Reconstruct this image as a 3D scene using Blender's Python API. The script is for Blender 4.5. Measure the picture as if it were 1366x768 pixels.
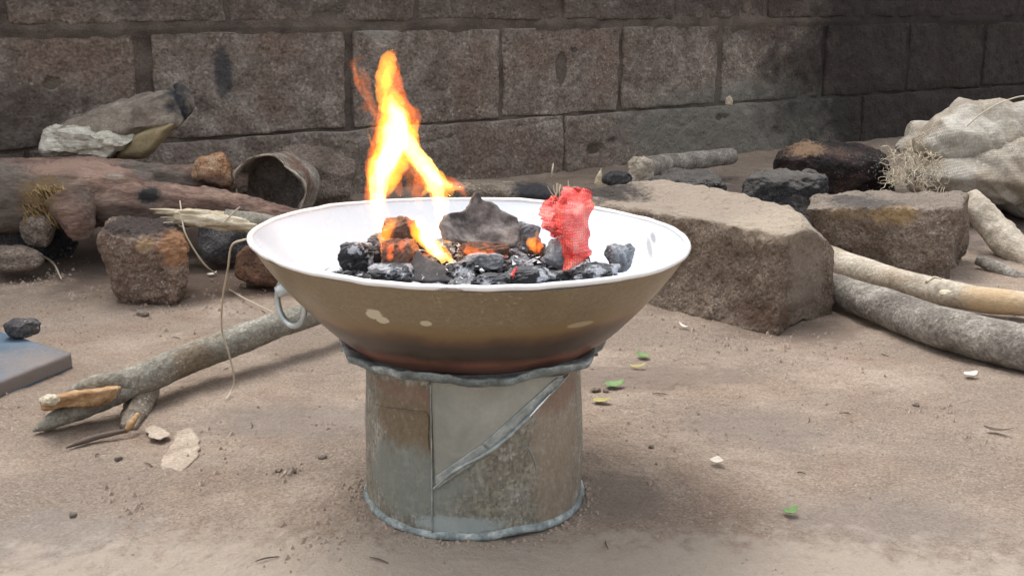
import bpy, math, random
import numpy as np
from mathutils import Vector
random.seed(7); rng = np.random.default_rng(7)
for o in list(bpy.data.objects): bpy.data.objects.remove(o)
SC = bpy.context.scene; COL = SC.collection

# ------------------------------------------------------------------ camera, world, sun, exposure
F, PITCH, H = 1490.0, math.radians(14.1), 0.46          # focal length in photo pixels, downward pitch, eye height
CP, SP = math.cos(PITCH), math.sin(PITCH)
cam = bpy.data.cameras.new("camera"); cam.lens = 36*F/1366; cam.sensor_width = 36; cam.clip_start = .02; cam.clip_end = 300
camo = bpy.data.objects.new("camera", cam); COL.objects.link(camo)
camo.location = (0, 0, H); camo.rotation_euler = (math.pi/2-PITCH, 0, 0); SC.camera = camo

SUN_EL, SUN_AZ = math.radians(66), math.radians(-38)     # azimuth from +Y towards +X
w = bpy.data.worlds.new("World"); SC.world = w; w.use_nodes = True
nt = w.node_tree; bg = nt.nodes['Background']
sky = nt.nodes.new('ShaderNodeTexSky'); sky.sky_type = 'NISHITA'; sky.sun_disc = False
sky.sun_elevation = SUN_EL; sky.sun_rotation = SUN_AZ; sky.air_density = 1.0; sky.dust_density = 4.0; sky.ozone_density = 1.0
hs = nt.nodes.new('ShaderNodeHueSaturation'); hs.inputs['Saturation'].default_value = .16
nt.links.new(sky.outputs[0], hs.inputs['Color']); nt.links.new(hs.outputs[0], bg.inputs['Color'])
bg.inputs['Strength'].default_value = .15
sl = bpy.data.lights.new("sun", 'SUN'); sl.energy = .75; sl.angle = math.radians(30); sl.color = (1, .96, .9)
so = bpy.data.objects.new("sun", sl); COL.objects.link(so); so.location = (-2, 2, 6)
d = Vector((math.sin(SUN_AZ)*math.cos(SUN_EL), math.cos(SUN_AZ)*math.cos(SUN_EL), math.sin(SUN_EL)))
so.rotation_euler = d.to_track_quat('Z', 'Y').to_euler()
vs = SC.view_settings; vs.view_transform = 'Standard'; vs.look = 'None'; vs.gamma = 1; vs.exposure = 1.12

# ------------------------------------------------------------------ geometry helpers
def at(px, py, Y):
    "world point at depth Y that the photograph shows at (px, py)"
    a, b = (px-683)/F, (384-py)/F
    t = Y/(CP+b*SP)
    return np.array([a*t, Y, H+t*(-SP+b*CP)])
def foot(px, py, Y): return np.array([at(px, py, Y)[0], Y, -.008])
def G(px, py, z=0.):
    a, b = (px-683)/F, (384-py)/F
    t = (z-H)/(-SP+b*CP)
    return np.array([a*t, (CP+b*SP)*t, z])

def _h(i, j, k, s):
    n = (i*374761393 + j*668265263 + k*2147483647 + s*974634777) & 0xffffffff
    n = ((n ^ (n >> 13))*1274126177) & 0xffffffff
    n = ((n ^ (n >> 15))*2246822519) & 0xffffffff
    return ((n ^ (n >> 16)) & 0xffff)/65535.0
def vn(P, s=0):
    P = np.asarray(P, float); I = np.floor(P).astype(np.int64); f = P-I; f = f*f*f*(f*(f*6-15)+10)
    r = 0
    for a in (0, 1):
        for b in (0, 1):
            for c in (0, 1):
                wgt = (f[:, 0] if a else 1-f[:, 0])*(f[:, 1] if b else 1-f[:, 1])*(f[:, 2] if c else 1-f[:, 2])
                r = r + wgt*_h(I[:, 0]+a, I[:, 1]+b, I[:, 2]+c, s)
    return r*2-1
def fbm(P, sc, o=4, s=0, g=.5):
    P = np.asarray(P)*sc; r = 0; a = 1; t = 0
    for k in range(o):
        r = r+a*vn(P+k*17.3, s+k); t += a; a *= g; P = P*2.03
    return r/t
def ridge(P, sc, o=3, s=0):
    P = np.asarray(P)*sc; r = 0; a = 1; t = 0
    for k in range(o):
        r = r+a*(1-2*np.abs(vn(P+k*11.7, s+k))); t += a; a *= .5; P = P*2.1
    return r/t
def vnorm(V, Fc):
    N = np.zeros_like(V); A = np.array([(f[0], f[1], f[2], f[3] if len(f) > 3 else f[0]) for f in Fc]) if not isinstance(Fc, np.ndarray) else Fc
    n = np.cross(V[A[:, 2]]-V[A[:, 0]], V[A[:, 3]]-V[A[:, 1]]) if A.shape[1] == 4 else np.cross(V[A[:, 1]]-V[A[:, 0]], V[A[:, 2]]-V[A[:, 0]])
    for c in range(A.shape[1]): np.add.at(N, A[:, c], n)
    l = np.linalg.norm(N, axis=1); l[l == 0] = 1
    return N/l[:, None]

def boxgrid(n):
    nx, ny, nz = n
    idx = -np.ones((nx+1, ny+1, nz+1), int); pts = []
    g = np.stack(np.meshgrid(np.arange(nx+1), np.arange(ny+1), np.arange(nz+1), indexing='ij'), -1).reshape(-1, 3)
    m = (g[:, 0] == 0) | (g[:, 0] == nx) | (g[:, 1] == 0) | (g[:, 1] == ny) | (g[:, 2] == 0) | (g[:, 2] == nz)
    g = g[m]; idx[g[:, 0], g[:, 1], g[:, 2]] = np.arange(len(g))
    Q = []
    def face(ax, val, flip):
        a, b = [k for k in range(3) if k != ax]
        A, B = np.meshgrid(np.arange(n[a]), np.arange(n[b]), indexing='ij'); A = A.ravel(); B = B.ravel()
        def I(da, db):
            c = [None]*3; c[ax] = np.full(A.shape, val); c[a] = A+da; c[b] = B+db
            return idx[c[0], c[1], c[2]]
        q = [I(0, 0), I(1, 0), I(1, 1), I(0, 1)]
        if flip: q = q[::-1]
        Q.append(np.stack(q, 1))
    face(0, 0, True); face(0, nx, False); face(1, 0, False); face(1, ny, True); face(2, 0, True); face(2, nz, False)
    return g/np.array([nx, ny, nz])*2-1, np.concatenate(Q)
def roundbox(P, half, r):
    P = P*np.array(half); q = np.clip(P, -(np.array(half)-r), np.array(half)-r)
    d = P-q; l = np.linalg.norm(d, axis=1); l[l == 0] = 1
    return q+d/l[:, None]*r
def trilin(p, C):
    "C: 8 corners, bottom (front-left, front-right, back-right, back-left), then top"
    C = np.array(C); u, v, w_ = [(p[:, k]+1)/2 for k in range(3)]
    r = 0
    for k, (a, b, c) in enumerate([(0, 0, 0), (1, 0, 0), (1, 1, 0), (0, 1, 0), (0, 0, 1), (1, 0, 1), (1, 1, 1), (0, 1, 1)]):
        r = r+((u if a else 1-u)*(v if b else 1-v)*(w_ if c else 1-w_))[:, None]*C[k]
    return r
def hexa(C, n=24, rnd=.25, amp=.006, sc=25, seed=0, fine=.0015, chips=0, rid=0, ncut=0):
    P, Q = boxgrid((n, n, n) if isinstance(n, int) else n)
    P = roundbox(P, (1, 1, 1), rnd)
    if ncut: P = cuts(P, 0, ncut, 1.72, seed+100, .02)
    V = trilin(P, C); N = vnorm(V, Q)
    dsp = amp*fbm(V, sc, 4, seed)+fine*fbm(V, sc*6, 3, seed+5)
    if chips: dsp = dsp-chips*np.clip(fbm(V, sc*.6, 3, seed+9)-.15, 0, 1)
    if rid: dsp = dsp+rid*ridge(V, sc*.7, 3, seed+3)
    return V+N*dsp[:, None], Q
def cuts(V, c, k, rad, seed, soft=.15):
    r = np.random.default_rng(seed)
    for _ in range(k):
        n = r.normal(size=3); n /= np.linalg.norm(n); dd = rad*r.uniform(.62, .9)
        x = (V-c)@n-dd; V = V-np.outer(np.clip(x, 0, None)*(1-soft), n)
    return V
def blob(c, half, n=14, seed=0, amp=.15, ncut=7, rot=0, rnd=.8, fine=.03, tilt=0):
    "chiselled lump: rounded box, plane cuts, noise"
    P, Q = boxgrid((n, n, n)); V = roundbox(P, (1, 1, 1), rnd)
    V = cuts(V, 0, ncut, 1.1, seed)
    N = vnorm(V, Q)
    V = V+N*(amp*fbm(V, 1.6, 3, seed)+fine*fbm(V, 7, 3, seed+2))[:, None]
    V = V*np.array(half)
    cr, sr = math.cos(rot), math.sin(rot); ct, st = math.cos(tilt), math.sin(tilt)
    V = V@np.array([[1, 0, 0], [0, ct, st], [0, -st, ct]])@np.array([[cr, sr, 0], [-sr, cr, 0], [0, 0, 1]])
    return V+np.array(c), Q
def catmull(P, n):
    P = np.array(P, float); P = np.vstack([2*P[0]-P[1], P, 2*P[-1]-P[-2]]); out = []
    m = len(P)-3
    for t in np.linspace(0, m-1e-6, n):
        i = int(t); u = t-i; a, b, c, d_ = P[i:i+4]
        out.append(.5*((2*b)+(-a+c)*u+(2*a-5*b+4*c-d_)*u*u+(-a+3*b-3*c+d_)*u**3))
    return np.array(out)
def tube(path, radii, seg=20, rings=60, amp=0, sc=30, seed=0, fine=0, closed=False, cap=True, jag=0, flat=1, groove=0):
    X = np.column_stack([np.array(path, float), np.array(radii, float)])
    S = catmull(X, rings); C, R = S[:, :3], np.maximum(S[:, 3], 1e-5)
    T = np.gradient(C, axis=0); T /= np.linalg.norm(T, axis=1)[:, None]
    up = np.array([0, 0, 1.]) if abs(T[0, 2]) < .9 else np.array([0, 1., 0]); V = []
    A = np.cross(T[0], up); A /= np.linalg.norm(A)
    for i in range(rings):
        A = A-T[i]*(A@T[i]); A /= np.linalg.norm(A); B = np.cross(T[i], A)
        th = np.linspace(0, 2*math.pi, seg, endpoint=False)
        ring = np.outer(np.cos(th), A)+np.outer(np.sin(th), B)*flat
        V.append(C[i]+ring*R[i])
    V = np.concatenate(V); Cc = np.repeat(C, seg, 0); Rr = np.repeat(R, seg); D = V-Cc; D /= np.linalg.norm(D, axis=1)[:, None]+1e-9
    Tt = np.repeat(T, seg, 0)
    if amp or fine: V = V+D*(amp*fbm(V, sc, 3, seed)+fine*fbm(V, sc*5, 3, seed+4))[:, None]*np.minimum(1, Rr/(R.max()*.3))[:, None]
    if groove:
        th = np.tile(np.linspace(0, 2*math.pi, seg, endpoint=False), rings); al = np.repeat(np.linspace(0, rings/12, rings), seg)
        V = V+D*(groove*vn(np.stack([np.cos(th)*5, np.sin(th)*5, al], 1), seed+8))[:, None]
    if jag:
        for e, sg in ((0, -1), (rings-1, 1)):
            sl_ = slice(e*seg, (e+1)*seg); V[sl_] += Tt[sl_]*(sg*jag*fbm(V[sl_], 90, 2, seed+e))[:, None]
    Q = []
    for i in range(rings-1):
        for j in range(seg):
            Q.append((i*seg+j, i*seg+(j+1) % seg, (i+1)*seg+(j+1) % seg, (i+1)*seg+j))
    if cap:
        V = np.vstack([V, C[0]-T[0]*R[0]*.12, C[-1]+T[-1]*R[-1]*.12]); a, b = len(V)-2, len(V)-1
        for j in range(seg):
            Q.append((a, (j+1) % seg, j)); Q.append((b, (rings-1)*seg+j, (rings-1)*seg+(j+1) % seg))
    return V, Q
def lathe(prof, seg=96, cx=0, cy=0, dz=None, dr=None, close=False):
    V, Q = [], []; n = len(prof)
    for i, (r, z) in enumerate(prof):
        for j in range(seg):
            t = 2*math.pi*j/seg; rr = r+(dr(t, z, i) if dr else 0)
            V.append((cx+rr*math.sin(t), cy-rr*math.cos(t), z+(dz(t, r, i) if dz else 0)))   # t = 0 faces the camera
    m = n if close else n-1
    for i in range(m):
        for j in range(seg):
            a, b = i, (i+1) % n
            Q.append((a*seg+j, a*seg+(j+1) % seg, b*seg+(j+1) % seg, b*seg+j))
    return np.array(V), Q
def plate(poly, th, nrm, amp=.002, sc=40, seed=0, res=64, rings=9, bend=0, jag=0):
    "thick curved plate from a star-shaped outline"
    poly = np.array(poly, float); nrm = np.array(nrm, float); nrm /= np.linalg.norm(nrm)
    P = np.vstack([poly, poly[:1]]); L = np.r_[0, np.cumsum(np.linalg.norm(np.diff(P, axis=0), axis=1))]
    O = np.stack([np.interp(np.linspace(0, L[-1], res, endpoint=False), L, P[:, k]) for k in range(3)], 1); c = O.mean(0)
    if jag: O = O+(O-c)/np.linalg.norm(O-c, axis=1)[:, None]*(jag*fbm(O, 110, 3, seed+7))[:, None]
    V = []; sz = np.linalg.norm(O-c, axis=1).max()
    for side in (1, -1):
        for r in range(rings):
            k = (1-r/rings) if r < rings else 0
            W = c+(O-c)*k; edge = 1 if r > 0 else .45
            bb = bend*((np.linalg.norm(W-c, axis=1)/sz)**2)[:, None]*nrm
            V.append(W+nrm*(amp*fbm(W, sc, 3, seed))[:, None]+bb+nrm*side*th/2*edge)
        V.append((c+nrm*amp*fbm(c[None], sc, 3, seed)[0]+nrm*side*th/2)[None])
    V = np.vstack(V); Q = []; hlf = rings*res+1
    for s_ in (0, 1):
        b = s_*hlf
        for r in range(rings-1):
            for j in range(res):
                q = (b+r*res+j, b+r*res+(j+1) % res, b+(r+1)*res+(j+1) % res, b+(r+1)*res+j); Q.append(q if s_ == 0 else q[::-1])
        for j in range(res):
            q = (b+(rings-1)*res+j, b+(rings-1)*res+(j+1) % res, b+rings*res); Q.append(q if s_ == 0 else q[::-1])
    for j in range(res): Q.append(((j+1) % res, j, hlf+j, hlf+(j+1) % res))
    return V, Q
def join(*parts):
    V, Q, o = [], [], 0
    for v, q in parts:
        V.append(np.array(v)); Q += [tuple(int(i)+o for i in f) for f in q]; o += len(v)
    return np.vstack(V), Q

# ------------------------------------------------------------------ objects
def tag(o, label=None, cat=None, group=None, kind=None):
    for k, v in (('label', label), ('category', cat), ('group', group), ('kind', kind)):
        if v: o[k] = v
    return o
def thing(name, label, cat, loc, group=None):
    o = bpy.data.objects.new(name, None); COL.objects.link(o); o.location = tuple(loc); o.empty_display_size = .05
    return tag(o, label, cat, group)
def root_of(p):
    l = Vector((0, 0, 0))
    while p: l += p.location; p = p.parent
    return np.array(l)
def obj(name, VQ, m, parent=None, smooth=True, label=None, kind=None, loc=None):
    "V in world coordinates; the origin is put at the thing's base"
    V, Q = VQ; V = np.array(V, float)
    if parent is not None: base = root_of(parent)
    elif loc is not None: base = np.array(loc, float)
    else: base = np.array([(V[:, 0].min()+V[:, 0].max())/2, (V[:, 1].min()+V[:, 1].max())/2, V[:, 2].min()])
    me = bpy.data.meshes.new(name); me.from_pydata((V-base).tolist(), [], [tuple(map(int, f)) for f in Q]); me.update()
    if smooth: me.polygons.foreach_set('use_smooth', [True]*len(me.polygons))
    me.materials.append(m); o = bpy.data.objects.new(name, me); COL.objects.link(o)
    if parent is not None: o.parent = parent
    else: o.location = tuple(base)
    return tag(o, label, None, None, kind)
def one(name, VQ, m, label, cat, group=None, smooth=True, kind=None):
    return tag(obj(name, VQ, m, smooth=smooth), label, cat, group, kind)

# ------------------------------------------------------------------ materials (colour, grain, wear)
def mat(name, stops, scale=12, rough=.9, bump=.4, bscale=160, bdist=.002, speck=.25, sscale=300, spots=(), metal=0, coat=0,
        stretch=None, spec=.3, mott=None, detail=8, grit=None, dust=None, bands=None, weave=0, pits=0):
    m = bpy.data.materials.new(name); m.use_nodes = True; t = m.node_tree; N = t.nodes; L = t.links
    b = N['Principled BSDF']; geo = N.new('ShaderNodeNewGeometry'); pos = geo.outputs['Position']
    def nz(sc, dt=detail, r=.6, vec=None, dist=0):
        n = N.new('ShaderNodeTexNoise'); n.inputs['Scale'].default_value = sc; n.inputs['Detail'].default_value = dt
        n.inputs['Roughness'].default_value = r; n.inputs['Distortion'].default_value = dist; L.new(vec or pos, n.inputs['Vector']); return n.outputs['Fac']
    def mth(op, a, c=None, clamp=False):
        n = N.new('ShaderNodeMath'); n.operation = op; n.use_clamp = clamp
        for i, x in enumerate((a, c)):
            if x is None: continue
            if isinstance(x, (int, float)): n.inputs[i].default_value = x
            else: L.new(x, n.inputs[i])
        return n.outputs[0]
    def mix(f, a, c, mode='MIX'):
        n = N.new('ShaderNodeMix'); n.data_type = 'RGBA'; n.blend_type = mode
        if isinstance(f, (int, float)): n.inputs[0].default_value = f
        else: L.new(f, n.inputs[0])
        for i, x in ((6, a), (7, c)):
            if isinstance(x, tuple): n.inputs[i].default_value = (*x, 1)
            else: L.new(x, n.inputs[i])
        return n.outputs[2]
    def ss(x, lo, hi):
        n = N.new('ShaderNodeMapRange'); n.interpolation_type = 'SMOOTHSTEP'; L.new(x, n.inputs[0]); n.inputs[1].default_value = lo; n.inputs[2].default_value = hi; return n.outputs[0]
    vec = None
    if stretch:
        mp = N.new('ShaderNodeMapping'); L.new(pos, mp.inputs[0]); mp.inputs['Rotation'].default_value = stretch[0]; mp.inputs['Scale'].default_value = stretch[1]; vec = mp.outputs[0]
    r = N.new('ShaderNodeValToRGB'); L.new(nz(scale, vec=vec, dist=.3), r.inputs[0]); e = r.color_ramp.elements
    while len(e) < len(stops): e.new(.5)
    for i, (p, c) in enumerate(stops): e[i].position = p; e[i].color = (*c, 1)
    col = r.outputs[0]
    if mott: col = mix(ss(nz(mott[0]), mott[2], mott[3]), col, mott[1])
    sp = N.new('ShaderNodeValToRGB'); L.new(nz(sscale, 4, .7, vec), sp.inputs[0])
    sp.color_ramp.elements[0].position = .3; sp.color_ramp.elements[0].color = (1-speck,)*3+(1,); sp.color_ramp.elements[1].position = .7; sp.color_ramp.elements[1].color = (1+speck,)*3+(1,)
    col = mix(1., col, sp.outputs[0], 'MULTIPLY')
    if grit:                                     # single grains, each its own tone
        vg = N.new('ShaderNodeTexVoronoi'); vg.inputs['Scale'].default_value = grit[0]; L.new(pos, vg.inputs['Vector'])
        sg = N.new('ShaderNodeSeparateXYZ'); L.new(vg.outputs['Color'], sg.inputs[0])
        gm = N.new('ShaderNodeMapRange'); L.new(sg.outputs[0], gm.inputs[0]); gm.inputs[3].default_value = 1-grit[1]; gm.inputs[4].default_value = 1+grit[1]
        cb = N.new('ShaderNodeCombineXYZ'); [L.new(gm.outputs[0], cb.inputs[q]) for q in range(3)]
        col = mix(1., col, cb.outputs[0], 'MULTIPLY')
        col = mix(mth('MULTIPLY', ss(sg.outputs[1], .93, .97), mth('MULTIPLY', ss(nz(9), .45, .6), .6)), col, grit[2] if len(grit) > 2 else (.5, .45, .4))
    if dust:                                     # pale dust lying on upward faces
        sn = N.new('ShaderNodeSeparateXYZ'); L.new(geo.outputs['Normal'], sn.inputs[0])
        dn = mth('ADD', sn.outputs[2], mth('MULTIPLY', mth('SUBTRACT', nz(30), .5), .9))
        col = mix(mth('MULTIPLY', ss(dn, .45, .85), dust[1]), col, dust[0])
    if bands:                                    # height bands of heat tint: (z, colour)
        sx = N.new('ShaderNodeSeparateXYZ'); L.new(pos, sx.inputs[0])
        z = mth('ADD', sx.outputs[2], mth('MULTIPLY', mth('SUBTRACT', nz(18), .5), bands[1]))
        for z0, z1, c in bands[0]: col = mix(ss(z, z1, z0), col, c)
    for c, rad, cc, k in spots:
        if isinstance(rad, (int, float)): rad = (rad,)*3
        mp = N.new('ShaderNodeMapping'); mp.vector_type = 'TEXTURE'; L.new(pos, mp.inputs[0]); mp.inputs['Location'].default_value = tuple(c); mp.inputs['Scale'].default_value = tuple(rad)
        ln = N.new('ShaderNodeVectorMath'); ln.operation = 'LENGTH'; L.new(mp.outputs[0], ln.inputs[0])
        dd = mth('ADD', ln.outputs['Value'], mth('MULTIPLY', mth('SUBTRACT', nz(2.2/min(rad), 6, .65), .5), 2.2*k))
        soft = .12 if k < .35 else .28 if k < 1 else .5
        col = mix(mth('MULTIPLY', ss(dd, 1+soft, 1-soft), cc[3] if len(cc) > 3 else 1), col, cc[:3])
    L.new(col, b.inputs['Base Color'])
    b.inputs['Metallic'].default_value = metal; b.inputs['Specular IOR Level'].default_value = spec
    if coat: b.inputs['Coat Weight'].default_value = coat; b.inputs['Coat Roughness'].default_value = .15
    rr = mth('ADD', mth('MULTIPLY', mth('SUBTRACT', nz(scale*2.5), .5), .35), rough, True); L.new(rr, b.inputs['Roughness'])
    h = mth('ADD', nz(bscale, 10, .72, vec), mth('MULTIPLY', nz(bscale*.22, 6, .6, vec), 2.))
    if pits:
        vo = N.new('ShaderNodeTexVoronoi'); vo.inputs['Scale'].default_value = pits; L.new(pos, vo.inputs['Vector']); h = mth('ADD', h, mth('MULTIPLY', ss(vo.outputs['Distance'], 0, .45), .35))
    if weave:
        wv = N.new('ShaderNodeTexWave'); wv.inputs['Scale'].default_value = weave; wv.bands_direction = 'Z'; wv.inputs['Distortion'].default_value = 1; L.new(pos, wv.inputs[0])
        wx = N.new('ShaderNodeTexWave'); wx.inputs['Scale'].default_value = weave; wx.bands_direction = 'X'; wx.inputs['Distortion'].default_value = 1; L.new(pos, wx.inputs[0])
        h = mth('ADD', h, mth('ADD', wv.outputs['Fac'], wx.outputs['Fac']))
    bp = N.new('ShaderNodeBump'); bp.inputs['Strength'].default_value = bump; bp.inputs['Distance'].default_value = bdist; L.new(h, bp.inputs['Height']); L.new(bp.outputs[0], b.inputs['Normal'])
    return m

M = {}
M['soil'] = mat('dry_soil', [(.34, (.265, .192, .144)), (.5, (.335, .26, .202)), (.68, (.41, .33, .265))], 8, .95, 1, 130, .006, .2, 330,
    mott=(3.6, (.27, .215, .172), .42, .62), grit=(480, .2, (.5, .44, .37)), spots=[
     
    (G(60, 720), (.09, .06, .05), (.27, .24, .22, .5), 1.0), (G(1010, 570), (.09, .06, .05), (.25, .21, .185, .45), 1.0),
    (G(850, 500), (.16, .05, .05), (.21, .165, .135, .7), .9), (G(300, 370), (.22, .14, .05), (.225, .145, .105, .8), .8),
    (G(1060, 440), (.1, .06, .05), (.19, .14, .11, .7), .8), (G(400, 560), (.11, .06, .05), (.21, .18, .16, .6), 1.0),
    (G(820, 660), (.05, .05, .05), (.21, .175, .145, .6), .9), (G(1180, 690), (.10, .05, .05), (.26, .225, .205, .4), 1.0), (np.array([0, .80, 0]), (.55, .13, .05), (.47, .40, .33, .75), .7),  # wide pale patch: painted brightening that offsets the bowl's shade on foreground soil
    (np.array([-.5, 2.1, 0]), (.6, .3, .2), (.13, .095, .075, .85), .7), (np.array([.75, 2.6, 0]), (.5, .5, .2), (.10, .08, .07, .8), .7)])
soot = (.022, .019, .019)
U = np.array([.823, .568, 0]); WO = np.array([0, 3.12, 0]); WN = np.array([.568, -.823, 0])
def W(t, z, d_=0): return WO+U*t+WN*d_+np.array([0, 0, z])
M['block'] = mat('rough_cement_block', [(.34, (.16, .127, .105)), (.5, (.24, .198, .168)), (.68, (.34, .29, .25))], 18, .95, 1, 80, .008, .35, 130,
    mott=(4, (.21, .155, .125), .45, .65), pits=75, grit=(150, .24, (.5, .45, .4)), dust=((.42, .37, .32), .5), spots=[
    (W(.95, .10), (.6, .5, .13), (.205, .205, .178, .75), .5), (W(-.4, .40), (.05, .05, .02), (.34, .31, .28, .9), 1.0),
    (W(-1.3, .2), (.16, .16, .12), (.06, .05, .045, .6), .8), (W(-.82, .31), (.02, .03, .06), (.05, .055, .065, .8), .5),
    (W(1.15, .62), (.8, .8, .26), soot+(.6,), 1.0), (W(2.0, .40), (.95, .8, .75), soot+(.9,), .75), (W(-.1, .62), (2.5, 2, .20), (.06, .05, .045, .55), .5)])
M['mortar'] = mat('old_mortar', [(.3, (.07, .055, .046)), (.7, (.18, .145, .12))], 14, .95, .9, 120, .006, .35, 260,
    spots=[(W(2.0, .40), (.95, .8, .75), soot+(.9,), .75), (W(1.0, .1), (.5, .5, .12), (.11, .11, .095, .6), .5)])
M['bark'] = mat('reddish_bark', [(.3, (.08, .055, .047)), (.46, (.20, .125, .10)), (.66, (.36, .245, .19))], 24, .9, 1, 80, .007, .4, 170,
    mott=(6, (.16, .135, .115), .45, .62), stretch=((0, 0, 0), (.35, 1, 1.4)), spots=[
    (at(60, 262, 1.95), (.035, .06, .035), (.22, .15, .08), 1.1), (at(195, 262, 1.95), (.02, .05, .014), (.03, .03, .03), .5),
    (at(120, 222, 2.0), (.10, .1, .012), (.36, .24, .19, .8), .7), (at(145, 238, 1.95), (.02, .05, .01), (.38, .32, .26), .6), (at(290, 300, 1.98), (.08, .06, .01), (.04, .04, .045, .8), .7)])
M['greybark'] = mat('grey_bark', [(.34, (.155, .14, .115)), (.5, (.23, .215, .178)), (.66, (.30, .285, .24))], 40, .85, .9, 100, .004, .3, 220, grit=(400, .2),
    mott=(12, (.17, .13, .09), .5, .68), stretch=((0, 0, .7), (1, .5, 1)))
M['palebark'] = mat('pale_peeled_pole', [(.3, (.27, .225, .175)), (.5, (.43, .375, .30)), (.72, (.55, .49, .41))], 26, .8, .8, 90, .004, .25, 180, grit=(300, .14),
    mott=(9, (.30, .235, .16), .5, .7), stretch=((0, 0, -.6), (.6, 1, 1.2)), spots=[(at(1330, 400, 1.64), (.05, .06, .02), (.52, .36, .19, .7), .6)])
M['polebark'] = mat('thick_grey_pole', [(.3, (.15, .13, .11)), (.5, (.27, .245, .21)), (.72, (.42, .39, .35))], 34, .85, 1, 90, .006, .3, 180, grit=(260, .25), mott=(10, (.15, .13, .115), .5, .68))
M['rawwood'] = mat('raw_split_wood', [(.34, (.20, .10, .045)), (.5, (.38, .23, .115)), (.66, (.58, .42, .26))], 45, .75, .8, 120, .003, .2, 300, stretch=((0, 0, .7), (.3, 1.5, 1.5)))
M['strawwood'] = mat('pale_split_wood', [(.36, (.36, .27, .17)), (.5, (.60, .52, .38)), (.66, (.76, .69, .55))], 40, .75, 1, 120, .004, .25, 240, stretch=((0, .15, 0), (.25, 1.5, 1.8)))
M['whitewood'] = mat('weathered_white_wood', [(.34, (.24, .19, .14)), (.46, (.60, .57, .48)), (.7, (.78, .76, .68))], 26, .85, 1, 90, .007, .35, 220, stretch=((0, .4, 0), (.4, 1, 2.4)))
M['yellowwood'] = mat('yellow_rotten_wood', [(.3, (.16, .125, .07)), (.6, (.32, .26, .15)), (.8, (.40, .34, .21))], 12, .8, .5, 90, .004, .15, 260)
M['crustbark'] = mat('crusted_bark', [(.3, (.10, .08, .065)), (.5, (.22, .185, .15)), (.7, (.34, .30, .25))], 16, .9, .9, 100, .005, .3, 240,
    spots=[(at(243, 140, 2.27), (.035, .08, .06), (.035, .038, .045), .5)])
def stone(name, a, b_, c, spots=(), sc=14, **k):
    return mat(name, [(.34, a), (.5, b_), (.66, c)], sc, .95, 1, 90, .008, .35, 200, spots=spots, pits=120, grit=(330, .3), **k)
M['rock'] = stone('brown_laterite', (.14, .095, .072), (.225, .16, .122), (.28, .215, .17), [
    (at(235, 325, 1.74), (.03, .05, .035), (.36, .19, .10, .9), .8), (at(195, 325, 1.74), (.014, .05, .012), (.42, .29, .17, .8), .6), (at(190, 295, 1.78), (.07, .09, .02), (.055, .045, .045, .85), .6)])
M['clod'] = stone('grey_brown_clod', (.13, .10, .08), (.21, .168, .138), (.29, .24, .2))
M['orange'] = stone('orange_laterite', (.20, .11, .065), (.36, .19, .10), (.48, .33, .22), [(at(285, 238, 2.1), (.05, .06, .015), (.13, .09, .075, .8), .5)])
M['redstone'] = stone('red_brown_stone', (.13, .075, .05), (.23, .125, .08), (.31, .19, .13))
M['mudblock'] = stone('weathered_mud_block', (.15, .11, .082), (.21, .16, .122), (.285, .225, .175), dust=((.40, .34, .28), .8), spots=[
    (at(1030, 290, 1.66), (.06, .12, .03), (.46, .385, .30, .85), .8), ((.27, 1.88, .152), (.22, .22, .014), (.36, .295, .235, .85), .4),
    (at(1020, 420, 1.6), (.05, .05, .02), (.11, .065, .045, .7), .9), (at(800, 265, 1.95), (.10, .1, .03), (.035, .03, .03, .9), .6), (at(1085, 370, 1.6), (.04, .06, .09), (.26, .21, .17, .7), .4)])
M['slabstone'] = stone('tan_faced_stone', (.14, .105, .08), (.205, .155, .12), (.275, .215, .17), dust=((.27, .235, .2), .5), spots=[
    (at(1200, 290, 1.88), (.045, .06, .022), (.44, .30, .15, .85), .8), (at(1140, 290, 1.88), (.05, .06, .018), (.34, .25, .15, .8), .9), (at(1140, 262, 1.95), (.12, .1, .018), (.07, .065, .065, .8), .6)])
M['lowstone'] = stone('pale_low_stone', (.13, .105, .082), (.22, .18, .14), (.31, .26, .21), [(at(720, 252, 2.2), (.06, .2, .04), (.035, .035, .038), .5)])
M['sooty'] = stone('sooty_stone', (.022, .022, .024), (.045, .044, .047), (.13, .12, .11), dust=((.20, .18, .16), .5))
M['sootyhot'] = stone('sooty_orange_stone', (.016, .014, .014), (.035, .025, .024), (.10, .065, .05), [(at(1070, 195, 2.72), (.075, .12, .022), (.27, .175, .11, .9), .9)])
M['paver'] = mat('slate_grey_paver', [(.3, (.065, .105, .15)), (.6, (.10, .15, .205)), (.8, (.20, .245, .28))], 14, .7, .4, 120, .003, .12, 260,
    spots=[(G(60, 490, .012), (.2, .2, .0095), (.21, .17, .145, .9), .25)])
M['darkstone'] = stone('dark_grey_lump', (.04, .04, .042), (.075, .072, .075), (.14, .13, .13))
M['tin'] = mat('dull_tin', [(.3, (.16, .14, .12)), (.5, (.25, .22, .19)), (.7, (.36, .32, .28))], 30, .8, .8, 100, .004, .3, 200, mott=(14, (.14, .085, .06), .45, .62), grit=(250, .25))
M['tinrim'] = mat('pale_rusty_rim', [(.3, (.26, .2, .15)), (.7, (.55, .5, .42))], 40, .8, .5, 100, .002, .2, 200)
M['charcoal'] = mat('charcoal', [(.35, (.012, .012, .013)), (.6, (.032, .031, .033)), (.78, (.12, .12, .125))], 26, .95, .9, 220, .002, .3, 400, spec=.2, mott=(60, (.42, .43, .46), .53, .62), dust=((.26, .27, .29), .28))
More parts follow.
